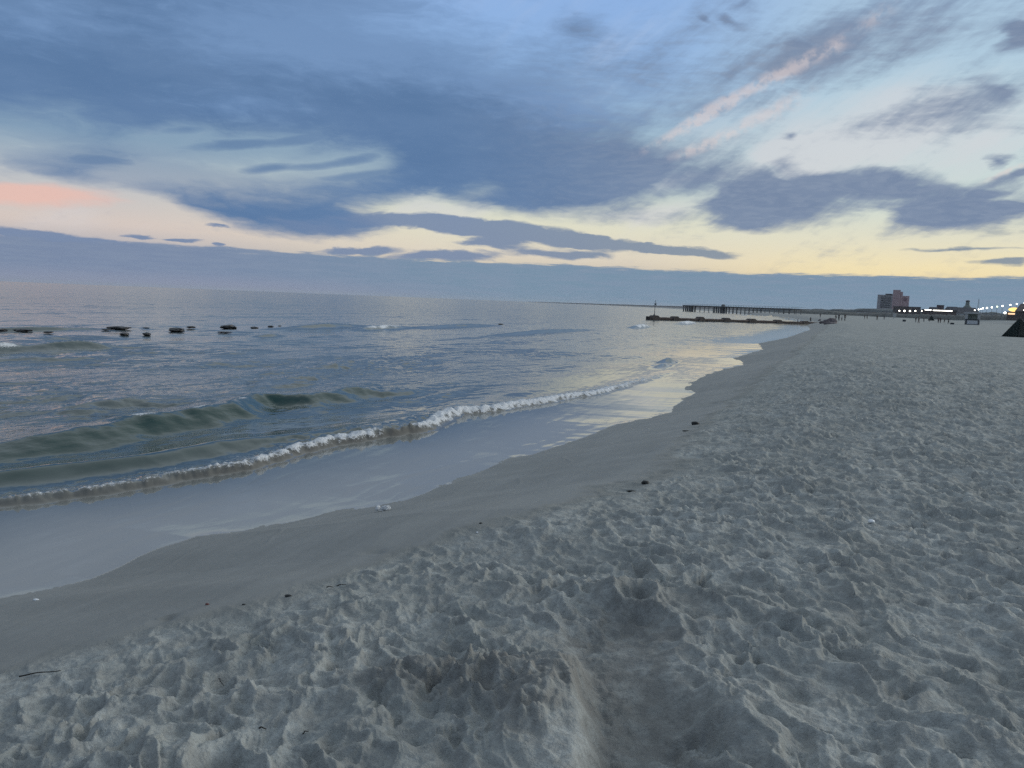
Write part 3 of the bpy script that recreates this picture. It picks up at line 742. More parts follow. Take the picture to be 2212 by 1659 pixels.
# ---- far land (structure): solid ridges with their own depth
def ridge_land(name, line_, depth, mt, seed=0, n=160, rough_h=.6, foot=-1.0):
    """line_: list of (x4, distance, top height)"""
    xs = np.array([l[0] for l in line_], float); ds = np.array([l[1] for l in line_], float); hs = np.array([l[2] for l in line_], float)
    X = np.linspace(xs[0], xs[-1], n)
    prof = [(0, 0), (.10, .35), (.22, .72), (.34, .93), (.5, 1.0), (.7, .9), (.88, .5), (1.0, 0)]
    bm = bmesh.new(); rows_ = []
    for i, x4 in enumerate(X):
        d = np.interp(x4, xs, ds); h = np.interp(x4, xs, hs)
        sx, sy = azdir(x4); col_ = []
        for (t, f) in prof:
            q = d + t * depth
            nz = float(perlin(np.array([sx * q / (depth * .25) + seed]), np.array([sy * q / (depth * .25)]), 300)[0]) * rough_h
            nz += float(perlin(np.array([sx * q / (depth * .07) + seed]), np.array([sy * q / (depth * .07)]), 301)[0]) * rough_h * .5
            col_.append(bm.verts.new((sx * q, sy * q, foot + (h - foot) * f + nz * f)))
        rows_.append(col_)
    for a_, b_ in zip(rows_, rows_[1:]):
        for k in range(len(prof) - 1): bm.faces.new((a_[k], b_[k], b_[k + 1], a_[k + 1]))
    bm.faces.new(rows_[0][::-1]); bm.faces.new(rows_[-1])
    o = obj(name, bm, mt, smooth=True); o['kind'] = 'structure'
    return o
m_dune = pmat('dune_grass_ground', (0.115, 0.118, 0.110), .95, .35, .25)
m_wood = pmat('scrub_covered_shore', (0.085, 0.10, 0.105), .95, .3, .05)
m_far = pmat('distant_land', (0.075, 0.075, 0.085), .95, .15, .01)
ridge_land('coast', [(2080, 5600, 2.0), (2200, 4800, 5.0), (2450, 3300, 6.5), (2720, 2700, 8.6), (2960, 2300, 9.5), (3200, 2000, 10)], 400, m_far, 3, rough_h=.9)
ridge_land('shore_scrub', [(2880, 1750, 1.5), (2960, 1550, 5.5), (3050, 1350, 7.5), (3150, 1250, 8.0), (3300, 1150, 9.6), (3450, 1100, 11.6), (3600, 1050, 12.0), (3750, 980, 11.5), (3870, 900, 10), (4150, 700, 9)], 90, m_wood, 8, rough_h=1.3)
ridge_land('hill', [(3040, 900, 1.2), (3120, 850, 4.6), (3250, 820, 5.6), (3380, 800, 4.4), (3480, 780, 5.6), (3560, 740, 4.8), (3700, 640, 5.2), (3820, 540, 5.0), (3900, 470, 5.3), (4000, 420, 5.5), (4200, 360, 5.8)], 40, m_dune, 17, n=220, rough_h=.5)

# ---- jetty
JA = Vector((*gp(1402, 691.0, 0), 0)); JB = Vector((*gp(1757, 699.5, .15), 0)) + Vector((1.5, 3, 0))
def on_line(x4, a, b):
    sx, sy = azdir(x4); ex, ey = (b - a).x, (b - a).y
    t = (a.x * sy - a.y * sx) / (ey * sx - ex * sy)
    return t
ang = math.atan2(JB.y - JA.y, JB.x - JA.x); JL = (JB - JA).length
jt = empty('jetty', JA, 'long low rust-brown jetty running from the beach out into the sea', 'jetty', rz=ang)
bm = bmesh.new(); NJ = 60
def jtop(t): return .66 - .10 * t
rings = []
for i in range(NJ + 1):
    t = i / NJ; x = t * JL; w = .55; tp = jtop(t) + .03 * math.sin(i * 1.7) * (i % 3)
    rings.append([bm.verts.new((x, yy, zz)) for yy, zz in ((-w, -1.2), (-w, tp - .10), (-w * .8, tp), (w * .8, tp), (w, tp - .10), (w, -1.2))])
for a_, b_ in zip(rings, rings[1:]):
    for k in range(6): bm.faces.new((a_[k], b_[k], b_[(k + 1) % 6], a_[(k + 1) % 6]))
bm.faces.new(rings[0]); bm.faces.new(rings[-1][::-1])
obj('beam', bm, M['rust'], jt)
for x in (0.0, .33, .66):
    pass
bm = bmesh.new(); box(bm, -.35, .0, -.72, .72, -1.2, .78, .04); obj('end_wall', bm, M['rustd'], jt)
for zz in (.05, .30):
    bm = bmesh.new(); box(bm, .05, JL, -.66, -.553, zz, zz + .12); obj('waler', bm, M['rustd'], jt)
hx = [2450 + .3617 * v for v in (355, 577, 855, 1135, 1412, 1698, 1990)]
HT = []
for k, x4 in enumerate(hx):
    t = on_line(x4, JA, JB); HT.append(t); x = t * JL
    bm = bmesh.new()
    n_ = 12; fr = []
    wd = [1.15, .95, .95, 1.05, 1.35, 1.2, 1.2][k]; hh = [.42, .36, .44, .40, .40, .34, .30][k]
    for sx_ in (-1, 1):
        fr.append([bm.verts.new((x + wd * math.cos(math.pi * i / n_) * (1 if i % 2 else 1.05), sx_ * .75, (jtop(t) - .75) + (hh + .75) * (math.sin(math.pi * i / n_) ** .65) * (1 if i % 3 else .97))) for i in range(n_ + 1)])
    for i in range(n_): bm.faces.new((fr[0][i], fr[0][i + 1], fr[1][i + 1], fr[1][i]))
    bm.faces.new(fr[0][::-1]); bm.faces.new(fr[1]); bm.faces.new((fr[0][0], fr[1][0], fr[1][-1], fr[0][-1]))
    obj('collar', bm, M['rustd'], jt)
p = JA.lerp(JB, HT[0])
mp = empty('marker_pole', (p.x, p.y, jtop(HT[0]) + .4), 'thin upright marker pole standing on the seaward end of the jetty', 'pole')
bm = bmesh.new(); tube(bm, (0, 0, 0), (.10, 0, 3.4), .07, .05); obj('mast', bm, M['pole'], mp)
bm = bmesh.new()
for s_ in (-1, 1):
    tube(bm, (-.28, s_ * .02, 2.15), (.42, s_ * .02, 2.75), .035); tube(bm, (-.28, s_ * .02 + .05, 2.75), (.42, s_ * .02 + .05, 2.15), .035)
box(bm, -.06, .30, -.03, .03, 2.28, 2.62)
obj('topmark', bm, M['pole'], mp)
bm = bmesh.new(); lathe(bm, [(.26, -.05), (.26, .08), (.12, .22), (.08, .5)], 14); obj('foot_plate', bm, M['pole'], mp)

# ---- pier
PA = at4(2698, 662); PB = at4(3160, 555); PAZ = 5.15
pa = math.atan2(PB.y - PA.y, PB.x - PA.x); PL = (PB - PA).length
pr = empty('pier', (PA.x, PA.y, 0), 'long grey timber pier on tall piles, far down the coast beyond the jetty', 'pier', rz=pa)
bm = bmesh.new(); box(bm, -.6, PL, -2.6, 2.6, PAZ - .55, PAZ, .0); obj('deck', bm, M['pier'], pr)
for sy_ in (-2.45, 2.45):
    bm = bmesh.new(); box(bm, 0, PL, sy_ - .04, sy_ + .04, PAZ + .95, PAZ + 1.05)
    for k in range(int(PL / 3)): box(bm, k * 3, k * 3 + .1, sy_ - .03, sy_ + .03, PAZ + .002, PAZ + .948)
    obj('railing', bm, M['pier'], pr)
pxs = [(690, 2), (730, 2), (768, 3), (823, 1), (873, 1.3), (921, 1), (967, 1), (1025, 2.6), (1070, 2.2), (1108, 2.4), (1145, 1), (1187, 1), (1228, 1.5), (1270, 1), (1315, 1), (1360, 1), (1405, 1), (1450, 1), (1490, 1), (1530, 1), (1580, 1), (1630, 1), (1680, 1), (1730, 1), (1790, 1), (1850, 1), (1920, 1)]
for v, th in pxs:
    x = on_line(2450 + .3617 * v, PA, PB) * PL
    bm = bmesh.new()
    for sy_ in ((-2.1, 2.1) if th < 2 else (-2.1, 0, 2.1)):
        tube(bm, (x - .12 * th, sy_, -2), (x, sy_, PAZ - .57), .17 + .07 * th, None, 8)
        if th >= 2: tube(bm, (x + .8, sy_, -2), (x + .7, sy_, PAZ - .57), .26, None, 8)
    box(bm, x - .2, x + .9 * (th >= 2) + .2, -2.5, 2.5, PAZ - .95, PAZ - .56)
    obj('pile', bm, M['pier'], pr)
bm = bmesh.new(); x = on_line(2450 + .3617 * 1098, PA, PB) * PL; box(bm, x - 1.2, x + 1.2, -1.0, 1.0, PAZ + .003, PAZ + 1.5, .05, (.8, .8)); obj('shelter', bm, M['pier'], pr)

# ---- rocks awash off the beach
rl = []
for (X, Y, w_, h_, d_) in [(12, 384, 64, 22, 'flat dark rock at the left edge of the photo, half under a swell'), (170, 384, 120, 24, 'broad low dark rock awash beside the left edge'), (350, 397, 55, 14, 'small dark rock alone in the dark swell near the left'),
        (770, 376, 66, 12, 'low rock touching the left end of the long flat rock'), (862, 366, 150, 26, 'long flat dark rock with a raised right end'), (903, 412, 62, 24, 'rounded rock nearest the beach, below the long flat rock'), (1066, 412, 52, 24, 'rounded rock beside a small breaking ripple'),
        (1062, 364, 44, 10, 'tiny rock tip to the right of the long flat rock'), (1285, 382, 110, 34, 'sloping wave-washed rock with purple-dark side'), (1385, 358, 62, 16, 'thin rock ledge poking right above the sloping rock'),
        (1660, 360, 112, 36, 'tallest dark rock of the line, humped'), (1630, 394, 100, 10, 'flat rock just breaking the surface below the tallest rock'), (1845, 362, 58, 16, 'small low rock right of the tallest rock'), (1965, 352, 42, 14, 'small rock with flat top, second from the right end of the line'), (2030, 348, 26, 9, 'smallest rock at the right end of the line')]:
    rl.append((X * .5425, 1100 + Y * .5425, w_ * .5425, h_ * .5425, d_))
for (X, Y, w_, h_, d_) in [(985, 208, 64, 12, 'dark flat rock far out under the wave crest, midway to the jetty'), (1220, 206, 36, 9, 'last dark rock toward the jetty, far out and alone')]:
    rl.append((1200 + X * .633, 1150 + Y * .633, w_ * .633, h_ * .633, d_))
for k, (x4, y4, w_, h_, d_) in enumerate(rl):
    g = gp(x4 * PXS, y4 * PXS, 0); dist = math.hypot(*g)
    rw = w_ / 3029 * dist / 2 * .92; rh = h_ / 3029 * dist * .58
    o = obj('rock', rockmesh(rw, rw * .8 + .1, rh * .80, k + 2), M['rock'])
    a_ = math.atan2(g[1], g[0]) - math.pi / 2
    o.location = (g[0], g[1], .10 + rh * .15); o.rotation_euler[2] = a_
    tag(o, d_, 'rock', 'dark rocks awash in the sea')

# ---- hotel, about 1.5 km off
def hz(Y): return CAM_H + (HOR(3510) - (1120 + .2034 * Y)) / 3029.0 * 1500
hp = at4(3510, 1500); U_ = .2034 / 3029 * 1500
hr = math.atan2(-hp.x, hp.y)
ht = empty('hotel', (hp.x, hp.y, 0), 'tall pink stepped hotel block, the highest building on the far shore', 'hotel', rz=hr)
def hx_(X): return (3150 + .2034 * X - 3510) / 3029.0 * 1500
def wall(name, X0, X1, Y, dep0, dep1, mt, z0=0):
    bm = bmesh.new(); box(bm, hx_(X0), hx_(X1), dep0, dep1, z0, hz(Y), .05); return obj(name, bm, mt, ht)
w1_ = wall('wing', 1527, 1762, 255, 0, 22, M['pinkl'])
w2_ = wall('wing', 1858, 2022, 258, 1.5, 20, M['pink'])
t1_ = wall('tower', 1762.5, 1880, 160, -1.2, 17, M['pink'])
t2_ = wall('tower', 1880.5, 1918, 190, 0, 16, M['pink'])
wall('penthouse', 1645, 1758, 228, 4, 18, M['roof'], hz(255) + .003)
for Y in (285, 318, 354, 391, 428, 462):
    bm = bmesh.new(); box(bm, hx_(1582), hx_(1738), -.5, -.004, hz(Y + 9), hz(Y - 8)); obj('balcony', bm, M['band'], w1_)
for Y in (300, 336, 372, 409, 445):
    bm = bmesh.new(); box(bm, hx_(1580), hx_(1742), -.9, -.004, hz(Y + 5), hz(Y - 3)); obj('balcony_rail', bm, M['pinkl'], w1_)
for X in (1790, 1815, 1840):
    for Y in (300, 345, 390, 430):
        bm = bmesh.new(); box(bm, hx_(X), hx_(X + 8), -1.26, -1.204, hz(Y + 9), hz(Y)); obj('window', bm, pmat('hotel_window', (.19, .15, .17), .5, .05), t1_) if (X, Y) == (1790, 300) else obj('window', bm, bpy.data.materials['hotel_window'], t1_)
bm = bmesh.new(); box(bm, hx_(1935), hx_(1985), 1.25, 1.496, hz(345), hz(290)); obj('sign', bm, pmat('muted_rose_sign', (.22, .14, .17), .8, .1), w2_)
wall('roof_ledge', 1525, 1764, 250, -.3, .0, M['roof'], hz(256))

# ---- low buildings of the town
def house(name, x0, x1, ytop, ybase_z, dist, depth, wallm, roofm, label, kind='flat', cat='building', slope=.25):
    xc = (x0 + x1) / 2; p_ = at4(xc, dist); hw = (x1 - x0) / 2 / 3029 * dist
    zt = CAM_H + (HOR(xc) - ytop) / 3029.0 * dist
    h_ = empty(name, (p_.x, p_.y, 0), label, cat, 'low buildings along the far shore', rz=math.atan2(-p_.x, p_.y))
    if kind == 'flat':
        zr = zt - .5
        bm = bmesh.new(); box(bm, -hw * .97, hw * .97, 0, depth, ybase_z, zr); wl = obj('wall', bm, wallm, h_)
        bm = bmesh.new(); box(bm, -hw, hw, -.4, depth + .4, zr + .003, zt, .08); obj('roof', bm, roofm, h_)
    else:
        zr = ybase_z + (zt - ybase_z) * .5
        bm = bmesh.new(); box(bm, -hw * .95, hw * .95, 0, depth, ybase_z, zr); wl = obj('wall', bm, wallm, h_)
        bm = bmesh.new(); i_ = hw * (1 - slope)
        v = [bm.verts.new(c_) for c_ in ((-hw, -.6, zr), (hw, -.6, zr), (hw, depth + .6, zr), (-hw, depth + .6, zr), (-i_, depth / 2, zt), (i_, depth / 2, zt))]
        for f_ in ((0, 1, 5, 4), (1, 2, 5), (2, 3, 4, 5), (3, 0, 4), (3, 2, 1, 0)): bm.faces.new([v[q] for q in f_])
        obj('roof', bm, roofm, h_)
    n_ = max(2, int(hw / 2.2))
    for q in range(min(n_, 9)):
        xw = -hw * .8 + q * 1.6 * hw / max(1, n_ - 1)
        bm = bmesh.new(); box(bm, xw - .5, xw + .5, -.08, -.004, ybase_z + (zr - ybase_z) * .45, ybase_z + (zr - ybase_z) * .8); obj('window', bm, M['band'], wl)
    return h_
house('low_building', 3524, 3612, 1211.5, 3, 1020, 14, M['brown'], M['roof'], 'long flat brown-roofed building right of the pink hotel', 'flat')
house('brick_block', 3687, 3710, 1207.5, 3, 1000, 12, pmat('dull_red_block', (.12, .085, .095), .85, .1), M['roof'], 'small dull red block rising above its neighbours between hotel and round tower', 'flat')
house('house', 3655, 3690, 1214, 3, 990, 12, M['brown'], M['roof'], 'low brown house tucked against the left of the dull red block', 'hip')
house('house', 3715, 3775, 1213.5, 3, 960, 14, M['cream'], M['roof'], 'pale house with dark hipped roof left of the round tower', 'hip', slope=.5)
house('pavilion', 3752, 3842, 1216.5, 2.5, 800, 18, M['cream'], M['roof'], 'wide pale pavilion with sloping dark roof below the round tower', 'hip', slope=.35)
house('low_building', 3370, 3440, 1228, 2.5, 880, 12, M['cream'], M['brown'], 'low pale building in the scrub left of the pink hotel', 'flat')
house('low_building', 3478, 3520, 1229, 2.5, 850, 12, M['cream'], M['brown'], 'small pale flat building in front of the foot of the hotel', 'flat')
house('beach_pavilion', 4004, 4062, 1207, 3.5, 330, 8, M['brown'], M['brown'], 'brown shingled pavilion cut by the right edge of the photo', 'hip', slope=.5)
# lit arcade
p_ = at4(3697, 760); ar = empty('arcade', (p_.x, p_.y, 0), 'long low arcade with a bright continuous strip of lit windows', 'building', 'low buildings along the far shore', rz=math.atan2(-p_.x, p_.y))
za = lambda y: CAM_H + (HOR(3697) - y) / 3029.0 * 760; xa = lambda x: (x - 3697) / 3029.0 * 760
bm = bmesh.new(); box(bm, xa(3645), xa(3748), 0, 8, 2.5, za(1229)); obj('wall', bm, M['brown'], ar)
bm = bmesh.new(); box(bm, xa(3643), xa(3750), -.6, 8.5, za(1229) + .003, za(1223.0), .05); rf_ = obj('roof', bm, M['roof'], ar)
for a_, b_, y_ in ((3652, 3672, 1225.3), (3677, 3735, 1226.3)):
    bm = bmesh.new(); box(bm, xa(a_), xa(b_), -.75, -.604, za(y_ + 1.5), za(y_ - 1.1)); obj('lit_strip', bm, M['strip'], rf_)
# round tower
p_ = at4(3804, 880); z_ = lambda y: CAM_H + (HOR(3804) - y) / 3029.0 * 880
tw = empty('round_tower', (p_.x, p_.y, 0), 'slim grey-green round tower with flared base and dark cap', 'tower')
bm = bmesh.new(); lathe(bm, [(4.6, 3), (3.6, z_(1216)), (2.2, z_(1211)), (1.75, z_(1207)), (1.6, z_(1197.5))], 22); obj('shaft', bm, M['tower'], tw, True)
bm = bmesh.new(); lathe(bm, [(1.61, z_(1197.4)), (2.0, z_(1196.8)), (2.0, z_(1195.0)), (1.5, z_(1193.6)), (.4, z_(1192.4))], 22); obj('cap', bm, M['roof'], tw)
for k in range(4):
    bm = bmesh.new(); tube(bm, (1.5 * math.cos(k * 1.57 - 1.2), 1.5 * math.sin(k * 1.57 - 1.2), z_(1204)), (1.78 * math.cos(k * 1.57 - 1.2), 1.78 * math.sin(k * 1.57 - 1.2), z_(1204)), .45, None, 8); obj('window', bm, M['band'], tw)
p_ = at4(3846.5, 900); z_ = lambda y: CAM_H + (HOR(3846) - y) / 3029.0 * 900
ms = empty('radio_mast', (p_.x, p_.y, 0), 'faint thin lattice mast right of the round tower', 'mast')
bm = bmesh.new()
for k in range(3):
    a_ = k * 2.094; tube(bm, (1.2 * math.cos(a_), 1.2 * math.sin(a_), 3), (.35 * math.cos(a_), .35 * math.sin(a_), z_(1190)), .10, .07, 5)
for q in range(10):
    t = q / 10; zz = 3 + (z_(1190) - 3) * t; r_ = 1.2 - .85 * t
    for k in range(3):
        a_ = k * 2.094; b_ = (k + 1) * 2.094
        tube(bm, (r_ * math.cos(a_), r_ * math.sin(a_), zz), ((r_ - .08) * math.cos(b_), (r_ - .08) * math.sin(b_), zz + (z_(1190) - 3) / 10), .05, None, 4)
obj('lattice', bm, M['pole'], ms)
bm = bmesh.new(); tube(bm, (0, 0, z_(1190)), (0, 0, z_(1186)), .05); obj('aerial', bm, M['pole'], ms)

# ---- boardwalk with railing, behind the dune at the right
p0_ = at4(3842, 600); p1_ = at4(4110, 370)
bw = empty('boardwalk', (p0_.x, p0_.y, 0), 'raised boardwalk with pale railing running behind the beach at the right', 'boardwalk', rz=math.atan2(p1_.y - p0_.y, p1_.x - p0_.x))
BL = (Vector((p1_.x, p1_.y, 0)) - Vector((p0_.x, p0_.y, 0))).length
BZ0 = CAM_H + (HOR(3842) - 1241) / 3029 * 600; BZ1 = CAM_H + (HOR(3960) - 1241.5) / 3029 * 480
bm = bmesh.new(); box(bm, 0, BL, 0, 6, 3.0, BZ0 - 1.0); obj('deck', bm, M['brown'], bw)
bm = bmesh.new(); box(bm, 0, BL, -.1, -.004, BZ0 - .12, BZ0)
for k in range(int(BL / 3)): box(bm, k * 3, k * 3 + .14, -.1, -.004, BZ0 - 1.3, BZ0 - .123)
obj('railing', bm, M['cream'], bw)

# ---- street lamps
def lamp(x4, y4, dist, rad, label, mt='lamp', grp='lit lamps along the boardwalk', gz=3.5):
    p_ = at4(x4, dist, y4)
    o = empty('street_lamp', (p_.x, p_.y, gz), label, 'street lamp', grp, rz=math.atan2(-p_.x, p_.y))
    h_ = p_.z - gz
    bm = bmesh.new(); tube(bm, (0, 0, 0), (0, 0, h_ - rad), .10, .06, 8); lathe(bm, [(.2, 0), (.2, .3), (.11, .5)], 8); obj('post', bm, M['post'], o)
    bm = bmesh.new(); bmesh.ops.create_uvsphere(bm, u_segments=14, v_segments=9, radius=rad, matrix=Matrix.Translation((0, 0, h_))); obj('lamp_globe', bm, M[mt], o, True)
    return o
Z3 = lambda X, Y: (3550 + .2179 * X, 1120 + .2179 * Y)
rowR = [(1307, 490, 'lamp globe beginning the rising row, just right of the pavilion roof'), (1375, 478, 'second lit lamp from the left in the rising right-hand row'), (1412, 470, 'third lit lamp, almost touching its left neighbour in the rising row'), (1448, 462, 'fourth lit lamp from the left in the rising right-hand row'), (1522, 457, 'fifth lit lamp from the left, a wide bright one in the rising row'), (1608, 448, 'sixth lit lamp from the left in the rising right-hand row'),
        (1702, 438, 'greenish-yellow lamp, the only tinted one in the rising row'), (1797, 430, 'white lamp just right of the greenish one'), (1937, 417, 'lamp above the left end of the amber lit kiosk'), (2050, 405, 'large bright lamp above the right end of the amber lit kiosk'), (2190, 392, 'lamp at the right edge of the photo, highest of the row')]
for X, Y, d_ in rowR:
    x4, y4 = Z3(X, Y); dd = 6.3 * 3029 / (HOR(x4) - y4)
    lamp(x4, y4, dd, {1307: .36, 1375: .34, 1412: .26, 1448: .36, 1522: .40, 1608: .34}.get(X, .30) * (1.0 if X < 1900 else .8), d_, 'lampg' if X == 1702 else 'lamp')
x4, y4 = Z3(1855, 535); lamp(x4, y4, 420, .42, 'low lamp by itself left of the amber kiosk, below the row', gz=3.2)
x4, y4 = Z3(2205, 500); lamp(x4, y4, 330, .32, 'low lamp at the right edge under the highest one', gz=3.2)
lf = [(45, 490), (140, 490), (240, 490), (355, 492)]
lfl = ['lamp fourth from the hotel in the level left row', 'lamp fifth from the hotel in the level left row', 'lamp sixth from the hotel in the level left row', 'small faint lamp beside the two red lights']
for (X, Y), d_ in zip(lf, lfl):
    x4, y4 = Z3(X, Y); lamp(x4, y4, 900,   .62 if X < 300 else .45, d_, grp='lit lamps level with the hotel foot', gz=3)
for (X, Y, rr_, d_) in ((1915, 521, .6, 'lamp closest to the hotel in the level left row'), (2010, 524, .78, 'brightest lamp of the level left row, second from the hotel'), (2120, 526, .70, 'lamp third from the hotel in the level left row')):
    lamp(3150 + .2034 * X, 1120 + .2034 * Y, 900, rr_, d_, grp='lit lamps level with the hotel foot', gz=3)
x4, y4 = Z3(388, 517); lamp(x4, y4, 880, .8, 'pinkish red light, left one of the pair', 'redlamp', 'pair of red lights', 3)
x4, y4 = Z3(433, 521); lamp(x4, y4, 880, .85, 'orange red light, right one of the pair', 'redlamp', 'pair of red lights', 3)

# ---- amber lit kiosk
p_ = at4(3989, 350); zk = lambda y: CAM_H + (HOR(3989) - y) / 3029.0 * 350; xk = lambda x: (x - 3989) / 3029.0 * 350
ki = empty('kiosk', (p_.x, p_.y, 0), 'boardwalk kiosk with a glowing amber oval sign over a lit counter', 'kiosk', rz=math.atan2(-p_.x, p_.y))
bm = bmesh.new(); box(bm, xk(3970), xk(4008), .05, 4, 3, zk(1236.5)); obj('wall', bm, M['brown'], ki)
bm = bmesh.new(); box(bm, xk(3969), xk(4009), -.3, 4.2, zk(1236.4), zk(1233)); obj('roof', bm, M['brown'], ki)
bm = bmesh.new(); n_ = 28
f0 = [bm.verts.new((xk(3989) + xk(3989 + 16.2) * math.cos(2 * math.pi * k / n_) * (1 if math.cos(2 * math.pi * k / n_) > 0 else 1.0), -.55, zk(1226.3) + (zk(1219.6) - zk(1226.3)) * math.sin(2 * math.pi * k / n_))) for k in range(n_)]
f1 = [bm.verts.new(v.co + Vector((0, .35, 0))) for v in f0]
bm.faces.new(f0); bm.faces.new(f1[::-1])
for k in range(n_): bm.faces.new((f0[k], f1[k], f1[(k + 1) % n_], f0[(k + 1) % n_]))
bmesh.ops.recalc_face_normals(bm, faces=bm.faces[:])
obj('oval_sign', bm, M['amber'], ki)
bm = bmesh.new(); box(bm, xk(3973), xk(4001), -.12, .046, zk(1242.6), zk(1237.6)); obj('lit_counter', bm, M['amber2'], ki)

# ---- beach hut with its framed board
p_ = g4(3826, 1279); DH = math.hypot(p_.x, p_.y); sh_ = lambda X: ((3550 + .2179 * X) - 3826) / 3029.0 * DH; zh = lambda Y: CAM_H + (HOR(3826) - (1120 + .2179 * Y)) / 3029.0 * DH
hut = empty('beach_stand', (p_.x, p_.y, 0), 'pale canopy stand on two wide posts in front of the dune, behind the framed board', 'stand', rz=math.atan2(-p_.x, p_.y))
bm = bmesh.new(); box(bm, sh_(1150), sh_(1385), 1.0, 4.5, zh(545), zh(520), .04); obj('canopy', bm, M['cream'], hut)
for a_, b_ in ((1168, 1205), (1335, 1372)):
    for yy in (1.2, 3.9):
        bm = bmesh.new(); box(bm, sh_(a_), sh_(b_), yy, yy + .4, 1.0, zh(545) - .003); obj('post', bm, M['cream'], hut)
bm = bmesh.new(); box(bm, sh_(1205) + .004, sh_(1335) - .004, 3.0, 3.2, 1.0, zh(545) - .003); obj('back_panel', bm, M['tower'], hut)
bd_ = empty('framed_board', (p_.x, p_.y, 0), 'large white board in a heavy dark frame standing on the sand', 'board', rz=math.atan2(-p_.x, p_.y))
bm = bmesh.new(); gz = p_.z
for (x0, x1, z0, z1) in ((1172, 1358, 625, 643), (1172, 1358, 705, 727)):
    box(bm, sh_(x0), sh_(x1), -.15, .15, zh(z1), zh(z0), .02)
for (x0, x1) in ((1178, 1197), (1344, 1360)):
    box(bm, sh_(x0), sh_(x1), -.13, .13, zh(705) - .01 * 0 + .003, zh(643) - .003)
obj('frame', bm, M['black'], bd_)
bm = bmesh.new(); box(bm, sh_(1197) + .004, sh_(1344) - .004, -.04, .04, zh(705) + .004, zh(643) - .004); obj('panel', bm, M['white'], bd_)
for x_ in (1200, 1335):
    bm = bmesh.new(); box(bm, sh_(x_), sh_(x_ + 8), -.5, .5, gz - .3, zh(727) - .003); obj('foot', bm, M['black'], bd_)

# ---- tents and closed umbrella
def tent(x4, y4, w, h, mt, label, grp='dark beach tents', rz=.5, lean=0.0):
    p_ = g4(x4, y4); t_ = empty('beach_tent', p_ - Vector((0, 0, .06)), label, 'tent', grp, rz=rz)
    for k in range(4):
        bm = bmesh.new(); n_ = 8
        a0 = k * math.pi / 2 + math.pi / 4; a1 = a0 + math.pi / 2
        g_ = []
        for i in range(n_ + 1):
            t = i / n_; rr_ = w * (1 - t) ** .93 + .02; zz = h * t
            row = []
            for j in range(n_ + 1):
                s_ = j / n_; q0 = Vector((math.cos(a0), math.sin(a0), 0)); q1 = Vector((math.cos(a1), math.sin(a1), 0))
                q = q0.lerp(q1, s_); sag = 1 - .07 * math.sin(math.pi * s_) * math.sin(math.pi * min(1, t + .15))
                row.append(bm.verts.new((q.x * rr_ * sag + lean * t, q.y * rr_ * sag, zz + (.04 * math.sin(j * 2.1 + k) if i == 0 else 0))))
            g_.append(row)
        for i in range(n_):
            for j in range(n_): bm.faces.new((g_[i][j], g_[i][j + 1], g_[i + 1][j + 1], g_[i + 1][j]))
        bmesh.ops.solidify(bm, geom=bm.faces[:], thickness=.012)
        obj('panel', bm, mt, t_, True)
        bm = bmesh.new(); tube(bm, (math.cos(a0) * (w + .01), math.sin(a0) * (w + .01), .02), (lean, 0, h + .02), .022, None, 6); obj('pole', bm, M['black'], t_)
    return t_
tent(4016, 1325, 1.62, 2.0, M['canvas'], 'big dark green pyramid tent cut by the right edge of the photo', rz=.55, lean=-.22)
q_ = g4(4062, 1322); 
tent(4068, 1316, 1.9, 2.2, M['canvas2'], 'brighter green tent just behind the big dark one at the right edge', rz=.2)
tent(3666, 1262, 1.5, 2.3, M['canvas'], 'small dark pointed tent far off near the people, left of the framed board', rz=.3)

# ---- rubble heap at the landward end of the jetty, low crates and a dark box on the sand
heap = [(3248, 1272, 1.1, .45, 'flat reddish stone at the left of the heap by the jetty root'), (3262, 1271, 1.2, .8, 'big reddish stone in the middle of the heap by the jetty root'), (3274, 1270, 1.0, .95, 'tallest reddish stone of the heap by the jetty root'), (3271, 1275, 1.3, .35, 'low dark slab at the seaward foot of the heap'), (3228, 1262, .5, .5, 'small stone between the jetty and the heap')]
M['hs'] = pmat('reddish_heap_stone', (.14, .12, .125), .85, .3, 2)
for k, (x4, y4, rw, rh, d_) in enumerate(heap):
    p_ = g4(x4, y4); o = obj('boulder', rockmesh(rw, rw * .7, rh, 40 + k), M['hs'], smooth=True); o.location = p_; tag(o, d_, 'rock', 'heap of stones at the root of the jetty')

